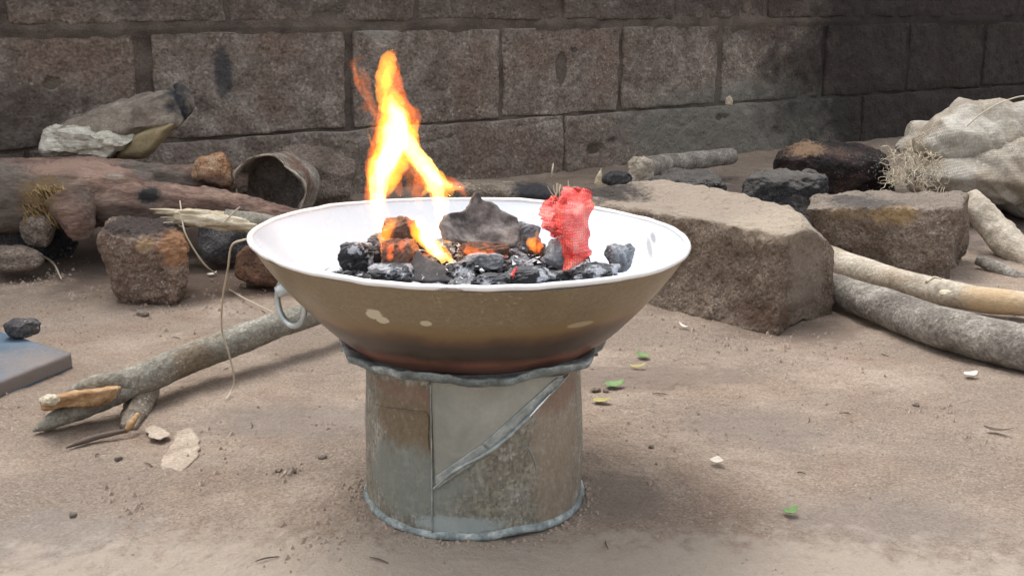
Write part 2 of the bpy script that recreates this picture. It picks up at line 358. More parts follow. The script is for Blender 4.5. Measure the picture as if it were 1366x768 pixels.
M['ashchar'] = mat('ash_covered_charcoal', [(.3, (.07, .07, .075)), (.52, (.24, .25, .27)), (.7, (.52, .54, .57))], 45, .9, .9, 220, .002, .3, 400)
M['ash'] = mat('grey_ash', [(.3, (.04, .04, .042)), (.55, (.19, .19, .20)), (.72, (.55, .56, .58))], 60, .95, 1, 260, .003, .3, 400)
M['charbark'] = mat('charred_grey_bark', [(.34, (.06, .052, .05)), (.5, (.15, .13, .122)), (.66, (.27, .24, .228))], 50, .9, .9, 160, .003, .25, 350, mott=(30, (.035, .032, .033), .52, .66))
M['burntcard'] = mat('burnt_flat_flake', [(.3, (.05, .045, .045)), (.6, (.11, .10, .10)), (.8, (.3, .28, .28))], 30, .85, .6, 160, .002, .2, 350)
def ember(name, lo, hi, cold, k):  # glow only in patches
    m = mat(name, [(.35, cold), (.7, tuple(x*2.5 for x in cold))], 40, .9, .8, 200, .003, .3, 400)
    t = m.node_tree; N = t.nodes; L = t.links; b = N['Principled BSDF']
    n = N.new('ShaderNodeTexNoise'); n.inputs['Scale'].default_value = 75; n.inputs['Detail'].default_value = 5
    g = N.new('ShaderNodeNewGeometry'); L.new(g.outputs['Position'], n.inputs['Vector'])
    mr = N.new('ShaderNodeMapRange'); L.new(n.outputs['Fac'], mr.inputs[0]); mr.inputs[1].default_value = lo; mr.inputs[2].default_value = hi; mr.inputs[4].default_value = k
    b.inputs['Emission Color'].default_value = (1, .16, .025, 1); L.new(mr.outputs[0], b.inputs['Emission Strength']); return m
M['ember'] = ember('glowing_ember', .53, .70, (.09, .05, .036), .6)
M['emberlow'] = ember('dull_ember', .62, .78, (.08, .058, .05), .5)
M['rednet'] = mat('red_woven_plastic', [(.35, (.60, .025, .02)), (.5, (.84, .06, .05)), (.66, (.9, .24, .19))], 50, .5, .3, 300, .001, .1, 500)
def add_net(m):
    t = m.node_tree; N = t.nodes; L = t.links; b = N['Principled BSDF']; src = b.inputs['Base Color'].links[0].from_socket
    g = N.new('ShaderNodeNewGeometry'); wv = N.new('ShaderNodeTexWave'); wv.bands_direction = 'Z'; wv.inputs['Scale'].default_value = 120; wv.inputs['Distortion'].default_value = 9; wv.inputs['Detail'].default_value = 2; wv.inputs['Detail Scale'].default_value = 6
    L.new(g.outputs['Position'], wv.inputs[0]); mr = N.new('ShaderNodeMapRange'); L.new(wv.outputs['Fac'], mr.inputs[0]); mr.inputs[1].default_value = .75; mr.inputs[2].default_value = .98; mr.inputs[4].default_value = .6
    mx = N.new('ShaderNodeMix'); mx.data_type = 'RGBA'; L.new(mr.outputs[0], mx.inputs[0]); L.new(src, mx.inputs[6]); mx.inputs[7].default_value = (.9, .36, .30, 1); L.new(mx.outputs[2], b.inputs['Base Color'])
add_net(M['rednet'])
_t = M['rednet'].node_tree; _b = _t.nodes['Principled BSDF']; _m = _t.nodes.new('ShaderNodeMixShader'); _m.inputs[0].default_value = .22; _tr = _t.nodes.new('ShaderNodeBsdfTranslucent')
_t.links.new(_b.inputs['Base Color'].links[0].from_socket, _tr.inputs[0]); _t.links.new(_b.outputs[0], _m.inputs[1]); _t.links.new(_tr.outputs[0], _m.inputs[2]); 
_g = _t.nodes.new('ShaderNodeNewGeometry'); _mul = _t.nodes.new('ShaderNodeMath'); _mul.operation = 'MULTIPLY'      # open mesh of the net
for _i, (_d, _s) in enumerate((('Z', 150), ('X', 150))):
    _w = _t.nodes.new('ShaderNodeTexWave'); _w.bands_direction = _d; _w.inputs['Scale'].default_value = _s; _w.inputs['Distortion'].default_value = 2.5; _t.links.new(_g.outputs['Position'], _w.inputs[0]); _t.links.new(_w.outputs['Fac'], _mul.inputs[_i])
_mr = _t.nodes.new('ShaderNodeMapRange'); _mr.inputs[1].default_value = .3; _mr.inputs[2].default_value = .6; _mr.inputs[4].default_value = .6; _t.links.new(_mul.outputs[0], _mr.inputs[0])
_tp = _t.nodes.new('ShaderNodeBsdfTransparent'); _m2 = _t.nodes.new('ShaderNodeMixShader'); _t.links.new(_mr.outputs[0], _m2.inputs[0]); _t.links.new(_m.outputs[0], _m2.inputs[1]); _t.links.new(_tp.outputs[0], _m2.inputs[2]); _t.links.new(_m2.outputs[0], _t.nodes['Material Output'].inputs[0])
M['straw'] = mat('straw', [(.3, (.42, .36, .26)), (.7, (.60, .53, .42))], 30, .8, .2, 100, .001, .1, 200)
M['darktwig'] = mat('dark_twig', [(.3, (.07, .05, .04)), (.7, (.13, .10, .08))], 30, .8, .2, 100, .001, .1, 200)
M['sack'] = mat('woven_sack', [(.36, (.27, .24, .195)), (.5, (.40, .37, .32)), (.64, (.54, .52, .47))], 7, .8, .5, 260, .002, .18, 260, mott=(6, (.29, .245, .19), .45, .62), weave=110, grit=(200, .12),
    spots=[(at(1225, 215, 2.4), (.07, .2, .03), (.40, .34, .25, .8), .6)])
M['green'] = mat('green_leaf', [(.3, (.10, .19, .06)), (.7, (.18, .28, .11))], 60, .6, .3, 150, .001, .1, 200)
M['yellow'] = mat('yellow_leaf', [(.3, (.28, .25, .08)), (.7, (.40, .35, .15))], 60, .6, .3, 150, .001, .1, 200)
M['chip'] = mat('pale_chip', [(.3, (.5, .45, .38)), (.7, (.75, .70, .62))], 60, .8, .3, 150, .001, .1, 200)
M['galv'] = mat('galvanised_metal', [(.3, (.38, .42, .43)), (.7, (.60, .65, .66))], 60, .42, .15, 100, .001, .12, 300, metal=.5, spec=.5)
M['can'] = mat('old_painted_tin', [(.3, (.14, .125, .098)), (.48, (.22, .205, .165)), (.66, (.30, .295, .255))], 22, .5, .5, 140, .002, .32, 260, metal=.2, spec=.5, grit=(360, .28, (.5, .5, .46)),
    mott=(60, (.31, .30, .265), .52, .64), stretch=((0, 0, 0), (1, 1, .3)), spots=[
    (at(545, 640, .92), (.06, .06, .035), (.20, .225, .205, .75), .9), (at(540, 560, .92), (.05, .05, .03), (.16, .11, .06, .7), .9),
    (at(740, 590, .95), (.024, .05, .09), (.30, .225, .165, .6), .6), (at(740, 515, .95), (.03, .05, .02), (.20, .11, .08, .6), .6),
    (at(540, 522, .93), (.055, .06, .007), (.20, .115, .085, .6), .8), (at(610, 700, .91), (.04, .03, .008), (.36, .42, .42, .8), .6)])  # pale bluish spot near the base is a reflection painted into the colour
M['canpatch'] = mat('grey_green_tin_sheet', [(.36, (.245, .255, .225)), (.5, (.30, .305, .27)), (.64, (.35, .35, .31))], 26, .42, .15, 120, .001, .06, 260, metal=.25, spec=.5)
M['canfold'] = mat('worn_grey_fold', [(.3, (.20, .22, .21)), (.55, (.34, .37, .36)), (.75, (.50, .52, .50))], 60, .4, .5, 140, .0015, .2, 300, metal=.4, spec=.5)
M['canrim'] = mat('grey_crimped_rim', [(.36, (.12, .135, .135)), (.5, (.24, .28, .28)), (.62, (.50, .54, .53))], 30, .5, .7, 140, .003, .3, 300, metal=.4, spec=.5)
M['shiny'] = mat('bright_bent_edge', [(.3, (.7, .72, .72)), (.7, (.9, .9, .9))], 60, .2, .1, 140, .001, .05, 300, metal=.9, spec=.5)
M['enamel'] = mat('white_enamel', [(.3, (.66, .74, .84)), (.6, (.70, .77, .85)), (.8, (.74, .79, .85))], 10, .25, .06, 60, .001, .01, 200, spec=.5, coat=.5, spots=[
    (at(815, 297, 1.20), (.010, .03, .005), (.42, .60, .68), .5), (at(418, 331, 1.03), (.004, .02, .003), (.06, .06, .07), .4), (at(483, 314, 1.1), (.006, .03, .002), (.2, .22, .24), .5),
    (at(455, 341, 1.0), (.006, .03, .002), (.3, .34, .38), .5), (at(866, 330, 1.1), (.002, .03, .008), (.45, .47, .5), .9), (at(872, 318, 1.1), (.002, .03, .004), (.4, .42, .45), .9)])
M['outer'] = mat('olive_brown_enamel', [(.3, (.20, .152, .09)), (.6, (.235, .183, .112)), (.8, (.27, .215, .14))], 8, .38, .15, 60, .0006, .10, 200, spec=.4, coat=.15,
    bands=([(.202, .218, (.22, .145, .07)), (.195, .205, (.13, .075, .04)), (.188, .198, (.062, .045, .035)), (.164, .176, (.25, .115, .08))], .024), grit=(420, .09, (.33, .28, .2)), spots=[
    (at(503, 410, .885), (.008, .04, .006), (.58, .53, .40), .34), (at(514, 419, .885), (.006, .04, .004), (.58, .53, .40), .3), (at(570, 425, .87), (.005, .04, .003), (.55, .50, .37), .34), (at(772, 427, .90), (.012, .04, .003), (.42, .36, .24, .8), .34)])
M['rim'] = mat('white_rolled_rim', [(.3, (.80, .80, .80)), (.62, (.84, .84, .84)), (.8, (.55, .47, .42))], 22, .3, .3, 100, .001, .02, 200, spec=.5, coat=.4, spots=[
    (at(893, 357, .98), (.012, .03, .005), (.10, .09, .085), .9), (at(850, 372, .92), (.008, .03, .003), (.30, .27, .25), .9), (at(600, 386, .83), (.010, .02, .002), (.3, .25, .22), .9), (at(795, 380, .88), (.006, .02, .003), (.25, .2, .18), .9)])

# ------------------------------------------------------------------ ground
def gh(x, y):
    x = np.atleast_1d(x).astype(float); y = np.atleast_1d(y).astype(float); P = np.stack([x, y, x*0], 1)
    m = np.clip((6-np.hypot(x, y))/2, 0, 1)
    near = np.clip((y-1.5)/1.0, 0, 1)
    return m*(.006*fbm(P, 5, 3, 3)+.0022*fbm(P, 26, 3, 8)+.0014*fbm(P, 80, 3, 12)+.0042*np.clip(fbm(P, 6, 3, 31)-.02, 0, 1)*fbm(P, 120, 2, 33)+near*.006*fbm(P, 16, 3, 15)-.001)
def axis(segs):
    out = []
    for a, b, n in segs: out += list(np.linspace(a, b, n, endpoint=False))
    return np.array(out+[segs[-1][1]])
xs = axis([(-60, -8, 14), (-8, -1.6, 24), (-1.6, -.7, 90), (-.7, .8, 430), (.8, 1.9, 110), (1.9, 8, 24), (8, 60, 14)])
ys = axis([(-60, -6, 12), (-6, .6, 20), (.6, 1.5, 330), (1.5, 2.3, 120), (2.3, 4.2, 120), (4.2, 10, 24), (10, 60, 14)])
X, Y = np.meshgrid(xs, ys); V = np.stack([X.ravel(), Y.ravel(), gh(X.ravel(), Y.ravel())], 1)
nx = len(xs); i, j = np.meshgrid(np.arange(nx-1), np.arange(len(ys)-1)); a = (j*nx+i).ravel()
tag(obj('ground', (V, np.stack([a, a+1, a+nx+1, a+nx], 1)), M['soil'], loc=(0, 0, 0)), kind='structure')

# ------------------------------------------------------------------ block wall
wall = thing('block_wall', 'rough brown cement block wall with dark recessed joints behind the hearth and logs', 'wall', WO)
HOLE = W(.175, .292)
def wall_block(t0, t1, z0, z1, seed, dense=True, proud=0):
    n = dense if isinstance(dense, tuple) else (84, 4, 44) if dense else (20, 3, 10)
    P, Q = boxgrid(n); hl, hd, hz = (t1-t0)/2, .075, (z1-z0)/2
    L3 = roundbox(P, (hl, hd, hz), .009)
    # ragged outline
    T = (t0+t1)/2+L3[:, 0]; Z = (z0+z1)/2+L3[:, 2]
    S = np.stack([T, Z, T*0+seed], 1)
    T = T+.006*fbm(S, 14, 3, seed); Z = Z+.005*fbm(S, 12, 3, seed+3)
    front = np.clip((-L3[:, 1])/hd, 0, 1)
    dd0 = 1
    e = np.minimum(hl-np.abs(L3[:, 0]), hz-np.abs(L3[:, 2])); wear = np.clip(1-e/.03, 0, 1)
    dd = .0050*fbm(S, 9, 3, seed+5)+.0055*fbm(S, 34, 4, seed+6, .65)-.010*wear*np.clip(fbm(S, 22, 2, seed+7)+.1, 0, 1)-.012*np.clip(fbm(S, 18, 2, seed+9)-.38, 0, 1)
    D = -L3[:, 1]-hd+proud+front*dd
    # the oval socket hole
    hx = (T-.175)/.018; hzz = (Z-.292)/.042; rr = hx*hx+hzz*hzz
    D = D-front*.045*np.clip(1.25-rr, 0, 1)
    # diagonal cracks in the lower course
    cz = .128+.02*np.sin(T*7+1)+.012*vn(np.stack([T*14, T*0, T*0], 1), 4); D = D-front*.006*np.exp(-((Z-cz)/.0025)**2)*(T > -.3)*(T < .7)*np.clip(vn(np.stack([T*9, T*0, T*0], 1), 12)+.6, 0, 1)
    for (hc, zc, ra, rb) in ((.30, .055, .03, .018), (.36, .075, .02, .01), (.82, .12, .03, .012), (-1.2, .30, .02, .015)):
        q = ((T-hc)/ra)**2+((Z-zc)/rb)**2+.8*fbm(S, 40, 2, 3); D = D-front*.014*np.clip(1.1-q, 0, 1)
    V = WO+np.outer(T, U)+np.outer(D, WN); V[:, 2] += Z
    return V, Q
js = [-2.9, -2.42, -1.96, -1.485, -1.0, -.494, -.032, .394, .797, 1.285, 1.74, 2.2, 2.66, 3.12, 3.58]
gaps = {4: .034, 7: .010, 8: .02, 6: .010, 5: .02}
zc = [(-.05, .160, .22), (.163, .405, 0), (.425, .655, .2), (.672, .905, 0), (.922, 1.155, .2), (1.172, 1.405, 0), (1.422, 1.655, .2)]
for ci, (z0, z1, off) in enumerate(zc):
    for k in range(len(js)-1):
        g0 = gaps.get(k, .014)/2 if ci == 1 else .006; g1 = gaps.get(k+1, .014)/2 if ci == 1 else .006
        if ci == 0: g0 = g1 = .001
        if ci == 0:
            if k % 3: continue
            t0, t1 = js[k]+off, js[min(k+3, len(js)-1)]+off-.002
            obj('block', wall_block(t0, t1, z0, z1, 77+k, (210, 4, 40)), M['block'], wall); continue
        t0, t1 = js[k]+off+g0, js[k+1]+off-g1
        dn = ci <= 2 and -2 < t0 < 2.6
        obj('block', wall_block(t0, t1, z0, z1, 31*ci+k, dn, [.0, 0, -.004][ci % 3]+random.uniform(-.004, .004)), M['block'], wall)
P, Q = boxgrid((160, 1, 80)); L3 = P*np.array([3.4, .055, .86]); T = L3[:, 0]+.45; Z = L3[:, 2]+.80
S = np.stack([T, Z, T*0], 1); D = -L3[:, 1]-.055-.011+.006*fbm(S, 20, 3, 2)*(L3[:, 1] < 0)+.017*np.exp(-((Z-.412)/.012)**2)*(L3[:, 1] < 0)*(fbm(S, 5, 2, 6) > -.1)
V = WO+np.outer(T, U)+np.outer(D, WN); V[:, 2] += Z
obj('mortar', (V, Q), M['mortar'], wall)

# ------------------------------------------------------------------ charcoal stove made from a tin can
CX, CY = -.0365, 1.012
stove = thing('tin_can_stove', 'old grey-brown metal can standing upright as a stove under the bowl', 'stove', (CX, CY, 0))
def can_r(z): return .1045-.0025*z/.145
def dent(t, z, i=0): return .0016*vn(np.array([[math.sin(t)*2.2, math.cos(t)*2.2, z*14]]), 5)[0]+.0005*vn(np.array([[math.sin(t)*9, math.cos(t)*9, z*60]]), 6)[0]
prof = [(can_r(z), z) for z in np.linspace(.004, .154, 26)]+[(can_r(z)-.0015, z) for z in np.linspace(.154, .004, 8)]
obj('can_body', lathe(prof, 140, CX, CY, dr=dent), M['can'], stove)
hem = [(.1045, .007), (.1056, .006), (.1072, .0035), (.1078, .001), (.1070, .0), (.1030, .0), (.1030, .007)]
obj('base_hem', lathe(hem, 160, CX, CY, dr=lambda t, z, i: dent(t, z)+.0010*vn(np.array([[t*4, 0, i*.1]]), 3)[0]+.0005*vn(np.array([[t*18, 0, i*.1]]), 3)[0], dz=lambda t, r, i: .0025*max(0, vn(np.array([[t*2.5, 1, 0]]), 9)[0])+.0008), M['canrim'], stove)
def rimr(t, z, i):
    k = min(1, i/3) if i < 5 else min(1, (9-i)/3)
    return k*(.0026*vn(np.array([[t*5, 0, 1]]), 14)[0]+.0012*vn(np.array([[t*15, 3, 1]]), 15)[0]+.0005*vn(np.array([[t*46, 6, 1]]), 16)[0])
skirt = [(.1040, .1500), (.1110, .1495), (.1175, .1505), (.1212, .1530), (.1230, .1575), (.1230, .1595), (.1185, .1590), (.1120, .1560), (.1075, .1545), (.1040, .1550)]
obj('crimped_rim', lathe(skirt, 260, CX, CY, dr=rimr, dz=lambda t, r, i: (r-.104)/.016*(.0028*vn(np.array([[t*3.3, 5, 0]]), 17)[0]+.0010*vn(np.array([[t*13, 5, 0]]), 18)[0]+.0003*vn(np.array([[t*50, 5, 0]]), 19)[0])), M['canrim'], stove)
def cyl(px, py, off=0.):
    th = math.asin(max(-.98, min(.98, (px-631)/146.))); yy = CY-.103*math.cos(th); z = at(px, py, yy)[2]; r = can_r(z)+off+dent(th % (2*math.pi), z)
    return np.array([CX+r*math.sin(th), CY-r*math.cos(th), z])
def wrap(quad, off, n=(24, 24), th=.0009):
    (a, b, c, d_) = [np.array(q, float) for q in quad]; V = []; nx, ny = n
    for sgn in (1, 0):
        for jj in range(ny+1):
            for ii in range(nx+1):
                u, v = ii/nx, jj/ny; p = (a*(1-u)+b*u)*(1-v)+(d_*(1-u)+c*u)*v
                V.append(cyl(p[0], p[1], off if sgn else off-th))
    Q = []; m = (nx+1)*(ny+1)
    for jj in range(ny):
        for ii in range(nx):
            k = jj*(nx+1)+ii; q = (k, k+nx+1, k+nx+2, k+1); Q.append(q); Q.append(tuple(x+m for x in q[::-1]))
    edge = [k for k in range(nx+1)]+[jj*(nx+1)+nx for jj in range(1, ny+1)]+[ny*(nx+1)+k for k in range(nx-1, -1, -1)]+[jj*(nx+1) for jj in range(ny-1, 0, -1)]
    for k in range(len(edge)): a_, b_ = edge[k], edge[(k+1) % len(edge)]; Q.append((a_, b_, b_+m, a_+m))
    return np.array(V), Q
obj('tin_patch', wrap([(584, 508), (752, 500), (655, 598), (588, 648)], .0022), M['canpatch'], stove, label='smooth grey-green triangular flap')
obj('folded_edge', tube([cyl(*p, off=.003) for p in ((586, 650), (612, 625), (655, 598), (690, 566), (722, 532), (752, 500))], [.001, .0032, .0035, .003, .0026, .002], 12, 70, .0012, 160, 4, .0006, flat=.6), M['canfold'], stove)
obj('fold_strip', join(wrap([(588, 634), (590, 650), (656, 601), (645, 590)], .0032, (8, 20)), wrap([(645, 590), (656, 601), (752, 503), (737, 503)], .0032, (8, 24))), M['canfold'], stove)
obj('bright_edge', tube([cyl(*p, off=.0055) for p in ((699, 556), (712, 540), (727, 523))], [.0005, .0012, .0005], 8, 16), M['shiny'], stove)
obj('side_seam', tube([cyl(583, y, off=.0012) for y in (512, 560, 610, 660, 708)], [.0007]*5, 8, 40, .0003, 100, 3), M['canfold'], stove)
obj('scratch_ridge', tube([cyl(*p, off=.0006) for p in ((505, 540), (530, 545), (556, 549), (577, 553), (578, 580), (579, 600))], [.0003, .0007, .0007, .0009, .0007, .0003], 8, 50, .0005, 200, 5), M['can'], stove)
obj('curved_scar', tube([cyl(*p, off=.0004) for p in ((690, 585), (703, 598), (711, 618), (713, 640))], [.0002, .0007, .0006, .0002], 8, 24, .0004, 200, 6), M['canfold'], stove)

# ------------------------------------------------------------------ enamel bowl
BX, BY, RZ = -.0385, 1.034, .2515
bowl = thing('enamel_bowl', 'wide white enamel bowl full of burning charcoal, brown and scorched outside', 'bowl', (BX, BY, .135))
TILT = math.tan(math.radians(1.3))
def btilt(V): V = np.array(V); V[:, 2] -= (V[:, 0]-BX)*TILT; return V
inner = [(.0005, .139), (.05, .139), (.085, .141), (.100, .146), (.117, .156), (.1385, .1745), (.1575, .1945), (.1765, .2165), (.1905, .2345), (.2018, .2520)]
out = [(.2035, .2485), (.1940, .2335), (.1800, .2145), (.1620, .1935), (.1430, .1735), (.1220, .1550), (.104, .1425), (.088, .1375), (.05, .1355), (.0005, .1355)]
def smoothp(p, n):
    q = catmull([(a, b, 0) for a, b in p], n); return [(max(a, .0004), b) for a, b, c in q]
wob = lambda t, z, i: .0009*math.sin(3*t+1)+.0006*math.sin(7*t)
v, q = lathe(smoothp(inner, 40), 180, BX, BY, dr=lambda t, z, i: wob(t, z, i)*min(1, z/.2)); obj('enamel_lining', (btilt(v), [f[::-1] for f in q]), M['enamel'], bowl)
v, q = lathe(smoothp(out, 40), 180, BX, BY, dr=wob); obj('outer_shell', (btilt(v), [f[::-1] for f in q]), M['outer'], bowl)
rp = [(.2035+.0028*math.cos(a), .2515+.0026*math.sin(a)) for a in np.linspace(0, 2*math.pi, 12, endpoint=False)]
v, q = lathe(rp, 260, BX, BY, dr=wob, dz=lambda t, r, i: .0005*math.sin(5*t)+.0005*vn(np.array([[t*11, 0, 0]]), 2)[0], close=True); obj('rolled_rim', (btilt(v), q), M['rim'], bowl)
# ring handle on the left
hp = at(392, 384, .985)
hnd = obj('handle_lug', tube([hp+np.array([.014, .006, -.004]), hp+np.array([.002, 0, .001]), hp+np.array([-.008, -.004, .0]), hp+np.array([-.014, -.004, -.003])], [.0075, .0068, .0066, .0055], 16, 16, .0006, 90, 2), M['galv'], bowl)
rc = at(388, 403, .975); ax = np.array([.42, -.9, 0]); ax2 = np.array([0.9, .42, 0])*1
ring_dir = np.array([.40, -.35, 0]); ring_dir /= np.linalg.norm(ring_dir)
RV = []
rp_ = [rc+.0195*(math.cos(a)*np.array([0, 0, 1.12])+math.sin(a)*ring_dir*1.0) for a in np.linspace(0, 2*math.pi, 25)]
obj('ring_handle', tube(rp_, [.0027]*25, 10, 60, cap=False), M['galv'], hnd)

# ash and charcoal
def mound(x, y):
    r = math.hypot(x-BX, y-BY); return .194+.034*max(0, 1-(r/.15)**2)
P = []; n = 44
v, q = lathe([(.0005+.1515*k/16, 0) for k in range(17)], 72, BX, BY)
v[:, 2] = [mound(a, b) for a, b in v[:, :2]]; v[:, 2] += .005*fbm(v, 60, 3, 5)+.002*fbm(v, 200, 2, 6); v = btilt(v)
tag(obj('ash_bed', (v, q), M['ash']), 'bed of pale grey ash and cinders under the charcoal lumps', 'ash', kind='stuff')
LBL = 'black charcoal lump flecked with ash in the heap inside the bowl'
spots_c = []
def put(px, py, Y, hx, hy, hz, m, label, name='charcoal_lump', cat='charcoal', group=None, seed=0, rot=0, tilt=0, cut=7, n=12):
    return one(name, blob(at(px, py, Y), (hx, hy, hz), n, seed, .18, cut+4, rot, tilt=tilt, fine=.15, rnd=.4), m, label, cat, group, smooth=False)
k = 0; tries = 0; placed = []
while k < 130 and tries < 4000:
    tries += 1
    r = .132*math.sqrt(random.random()); t = random.uniform(0, 2*math.pi); x, y = BX+.008+r*math.sin(t), BY-r*math.cos(t)
    if any(math.hypot(x-a, y-b) < .0155 for a, b in placed): continue
    placed.append((x, y)); s = random.uniform(.007, .0155); z = mound(x, y)+s*.35-(x-BX)*TILT
    m = M['charcoal'] if random.random() < .62 else M['ashchar']
    side = 'left' if x < BX-.035 else ('right' if x > BX+.035 else 'middle'); dep = 'front' if y < BY-.04 else ('back' if y > BY+.04 else 'centre')
    lab = ('black charcoal lump flecked with ash' if m is M['charcoal'] else 'grey ash-coated charcoal lump')+f" in the bowl, {side} {dep} of the heap"
    one('charcoal_lump', blob((x, y, z), (s*random.uniform(.8, 1.6), s*.9, s*random.uniform(.5, 1.)), 10, 200+k, .16, 13, random.uniform(0, 3), rnd=.35, fine=.16, tilt=random.uniform(-.5, .5)), m, lab, 'charcoal', 'black charcoal lumps in the bowl' if m is M['charcoal'] else 'ash-coated lumps in the bowl', smooth=False); k += 1
put(482, 343, 1.00, .018, .014, .015, M['charcoal'], 'large black charcoal lump at the far left of the heap', seed=3)
put(702, 371, .94, .024, .013, .010, M['charcoal'], 'long flat black charcoal lump along the front rim below the red net', seed=4)
put(795, 364, .965, .021, .012, .010, M['charcoal'], 'black charcoal lump low by the front rim right of the red net', seed=6, rot=.2)
put(522, 366, .96, .020, .013, .009, M['charcoal'], 'black charcoal lump at the front rim left of the burnt flat flake', seed=9)
put(655, 374, .93, .018, .012, .007, M['charcoal'], 'thin black charcoal lump at the front rim under the flat flake', seed=11)
put(828, 343, 1.02, .014, .011, .012, M['ashchar'], 'pale blue-grey ash lump standing alone at the right end of the heap', seed=12, rot=.4)
put(700, 318, 1.06, .017, .015, .015, M['ashchar'], 'grey flaky ash lump between the charred bark and the red net', seed=15)
put(745, 338, .995, .013, .012, .013, M['ashchar'], 'whitish ash lump tucked against the red net', seed=19)
put(640, 350, .985, .020, .014, .008, M['ashchar'], 'broken grey ash lump below the charred bark sheet', seed=21)
put(535, 345, .985, .0165, .016, .017, M['ember'], 'round glowing orange coal wrapped in flame at the left of the heap', name='glowing_coal', cat='ember', seed=25, cut=3)
put(533, 312, 1.04, .020, .017, .016, M['emberlow'], 'brown charring block behind the glowing round coal', name='charring_block', cat='ember', seed=27, cut=5)
put(645, 333, 1.0, .024, .010, .008, M['ember'], 'glowing ember strip under the charred bark sheet', name='glowing_coal', cat='ember', seed=29)
put(714, 330, 1.03, .008, .008, .009, M['ember'], 'small glowing coal left of the red net', name='glowing_coal', cat='ember', seed=31)
put(506, 327, 1.03, .012, .010, .010, M['ashchar'], 'small grey cinder at the left edge behind the black lump', seed=33)
pts = [(632, 256), (642, 268), (655, 272), (668, 281), (688, 290), (692, 306), (686, 332), (664, 336), (640, 328), (610, 324), (590, 322), (584, 304), (590, 290), (606, 285), (620, 279)]
one('charred_bark', plate([at(x, y, 1.03+(y-300)*-.0006+(x-635)*.0003) for x, y in pts], .007, (.2, -1, .35), .009, 30, 5, 90, 14, bend=.010, jag=.003), M['charbark'], 'large grey crumpled sheet of charred bark peaked over the middle of the coals', 'bark')
pts = [(556, 334), (566, 342), (590, 355), (612, 366), (618, 377), (545, 376), (549, 352)]
one('burnt_flake', plate([at(x, y, .955+(377-y)*.0006) for x, y in pts], .004, (.1, -1, .5), .002, 60, 7, 50, 8, bend=.003, jag=.0015), M['burntcard'], 'dark triangular burnt flake leaning at the front of the coals', 'flake')
# loose ash flakes
parts = []
for k in range(1300):
    r = .14*math.sqrt(random.random()); t = random.uniform(0, 6.283); x, y = BX+r*math.sin(t), BY-r*math.cos(t); z = mound(x, y)+random.uniform(.003, .016)-(x-BX)*TILT; s = random.uniform(.0008, .0038)
    vv = np.array([[random.gauss(0, 1)*s, random.gauss(0, 1)*s, random.gauss(0, .5)*s] for _ in range(4)])+(x, y, z); parts.append((vv, [(0, 1, 2), (0, 2, 3), (0, 3, 1), (1, 3, 2)]))
tag(obj('ash_flakes', join(*parts), mat('white_ash_flake', [(.3, (.35, .36, .38)), (.7, (.7, .71, .73))], 80), smooth=False), 'loose pale ash flakes scattered over the charcoal in the bowl', 'ash', kind='stuff')
# red net
def ribbon(rows, nu=18, nv=60, fold=.004, seed=0, th=.0005):
    "rows: (px, py, Y, half width px, lean)"
    R = catmull([(a, b, c) for a, b, c, *_ in rows], nv); Hh = catmull([(d_, e, 0) for a, b, c, d_, e in rows], nv); V = []
    for s_ in (0, 1):
        for i_ in range(nv):
            for j_ in range(nu+1):
                u = j_/nu*2-1; p = at(R[i_, 0]+u*Hh[i_, 0]*(1+.16*vn(np.array([[i_*.35, u > 0, seed]]), 5)[0]), R[i_, 1]+u*Hh[i_, 1]+3*vn(np.array([[u*3, i_*.2, seed]]), 6)[0], R[i_, 2]+.004*u*u-.003)
                p[1] += fold*vn(np.array([[u*2.2, i_*.12, seed]]), 3)[0]*1.3+.0022*vn(np.array([[u*1.5+i_*.02, i_*.42, seed]]), 7)[0]+.0012*vn(np.array([[u*8, i_*.9, seed]]), 8)[0]+s_*th; V.append(p)
    Q = []; m = nv*(nu+1)
    for i_ in range(nv-1):
        for j_ in range(nu):
            a = i_*(nu+1)+j_; qd = (a, a+nu+1, a+nu+2, a+1); Q.append(qd); Q.append(tuple(x+m for x in qd[::-1]))
        a = i_*(nu+1); Q.append((a, a+m, a+nu+1+m, a+nu+1)); b_ = a+nu; Q.append((b_, b_+nu+1, b_+nu+1+m, b_+m))
    for a in range(nu): Q.append((a, a+1, a+1+m, a+m)); b_ = (nv-1)*(nu+1)+a; Q.append((b_, b_+m, b_+1+m, b_+1))
    return np.array(V), Q
red = thing('red_net_scrap', 'bright red crumpled plastic net scrap sticking up from the coals', 'net', at(768, 355, .97))
obj('upright_lobe', ribbon([(772, 249, 1.035, 12, 1), (771, 256, 1.025, 21, 3), (768, 270, 1.0, 23, 5), (762, 290, .985, 22, 10), (760, 308, .98, 25, 8), (768, 328, .975, 19, 1), (769, 343, .97, 17, -3), (766, 356, .966, 16, -6)], fold=.006, seed=1), M['rednet'], red)
obj('ribbed_lobe', ribbon([(744, 262, 1.03, 8, 0), (741, 270, 1.02, 15, -2), (738, 286, 1.0, 17, 3), (737, 302, .985, 15, 6), (744, 310, .98, 20, 3), (752, 315, .98, 14, 0)], fold=.007, seed=5), M['rednet'], red)
one('red_strand', tube([at(676, 376, .93), at(683, 368, .935), at(690, 356, .94)], [.0016, .0022, .0008], 8, 14, .0006, 120), M['rednet'], 'thin red melted strand on the coals at the front rim', 'strand')
fr = thing('straw_tuft', 'small tuft of dry straw fibres behind the top of the red net', 'straw', at(752, 268, 1.06))
for k in range(9):
    x0 = random.uniform(738, 768); a = at(x0, 262, 1.055); b_ = at(x0+random.uniform(-14, 12), random.uniform(240, 250), 1.055+random.uniform(-.01, .01)); obj('fibre', tube([a, (a+b_)/2+rng.normal(size=3)*.002, b_], [.0006, .0006, .0003], 5, 8), M['straw'], fr)

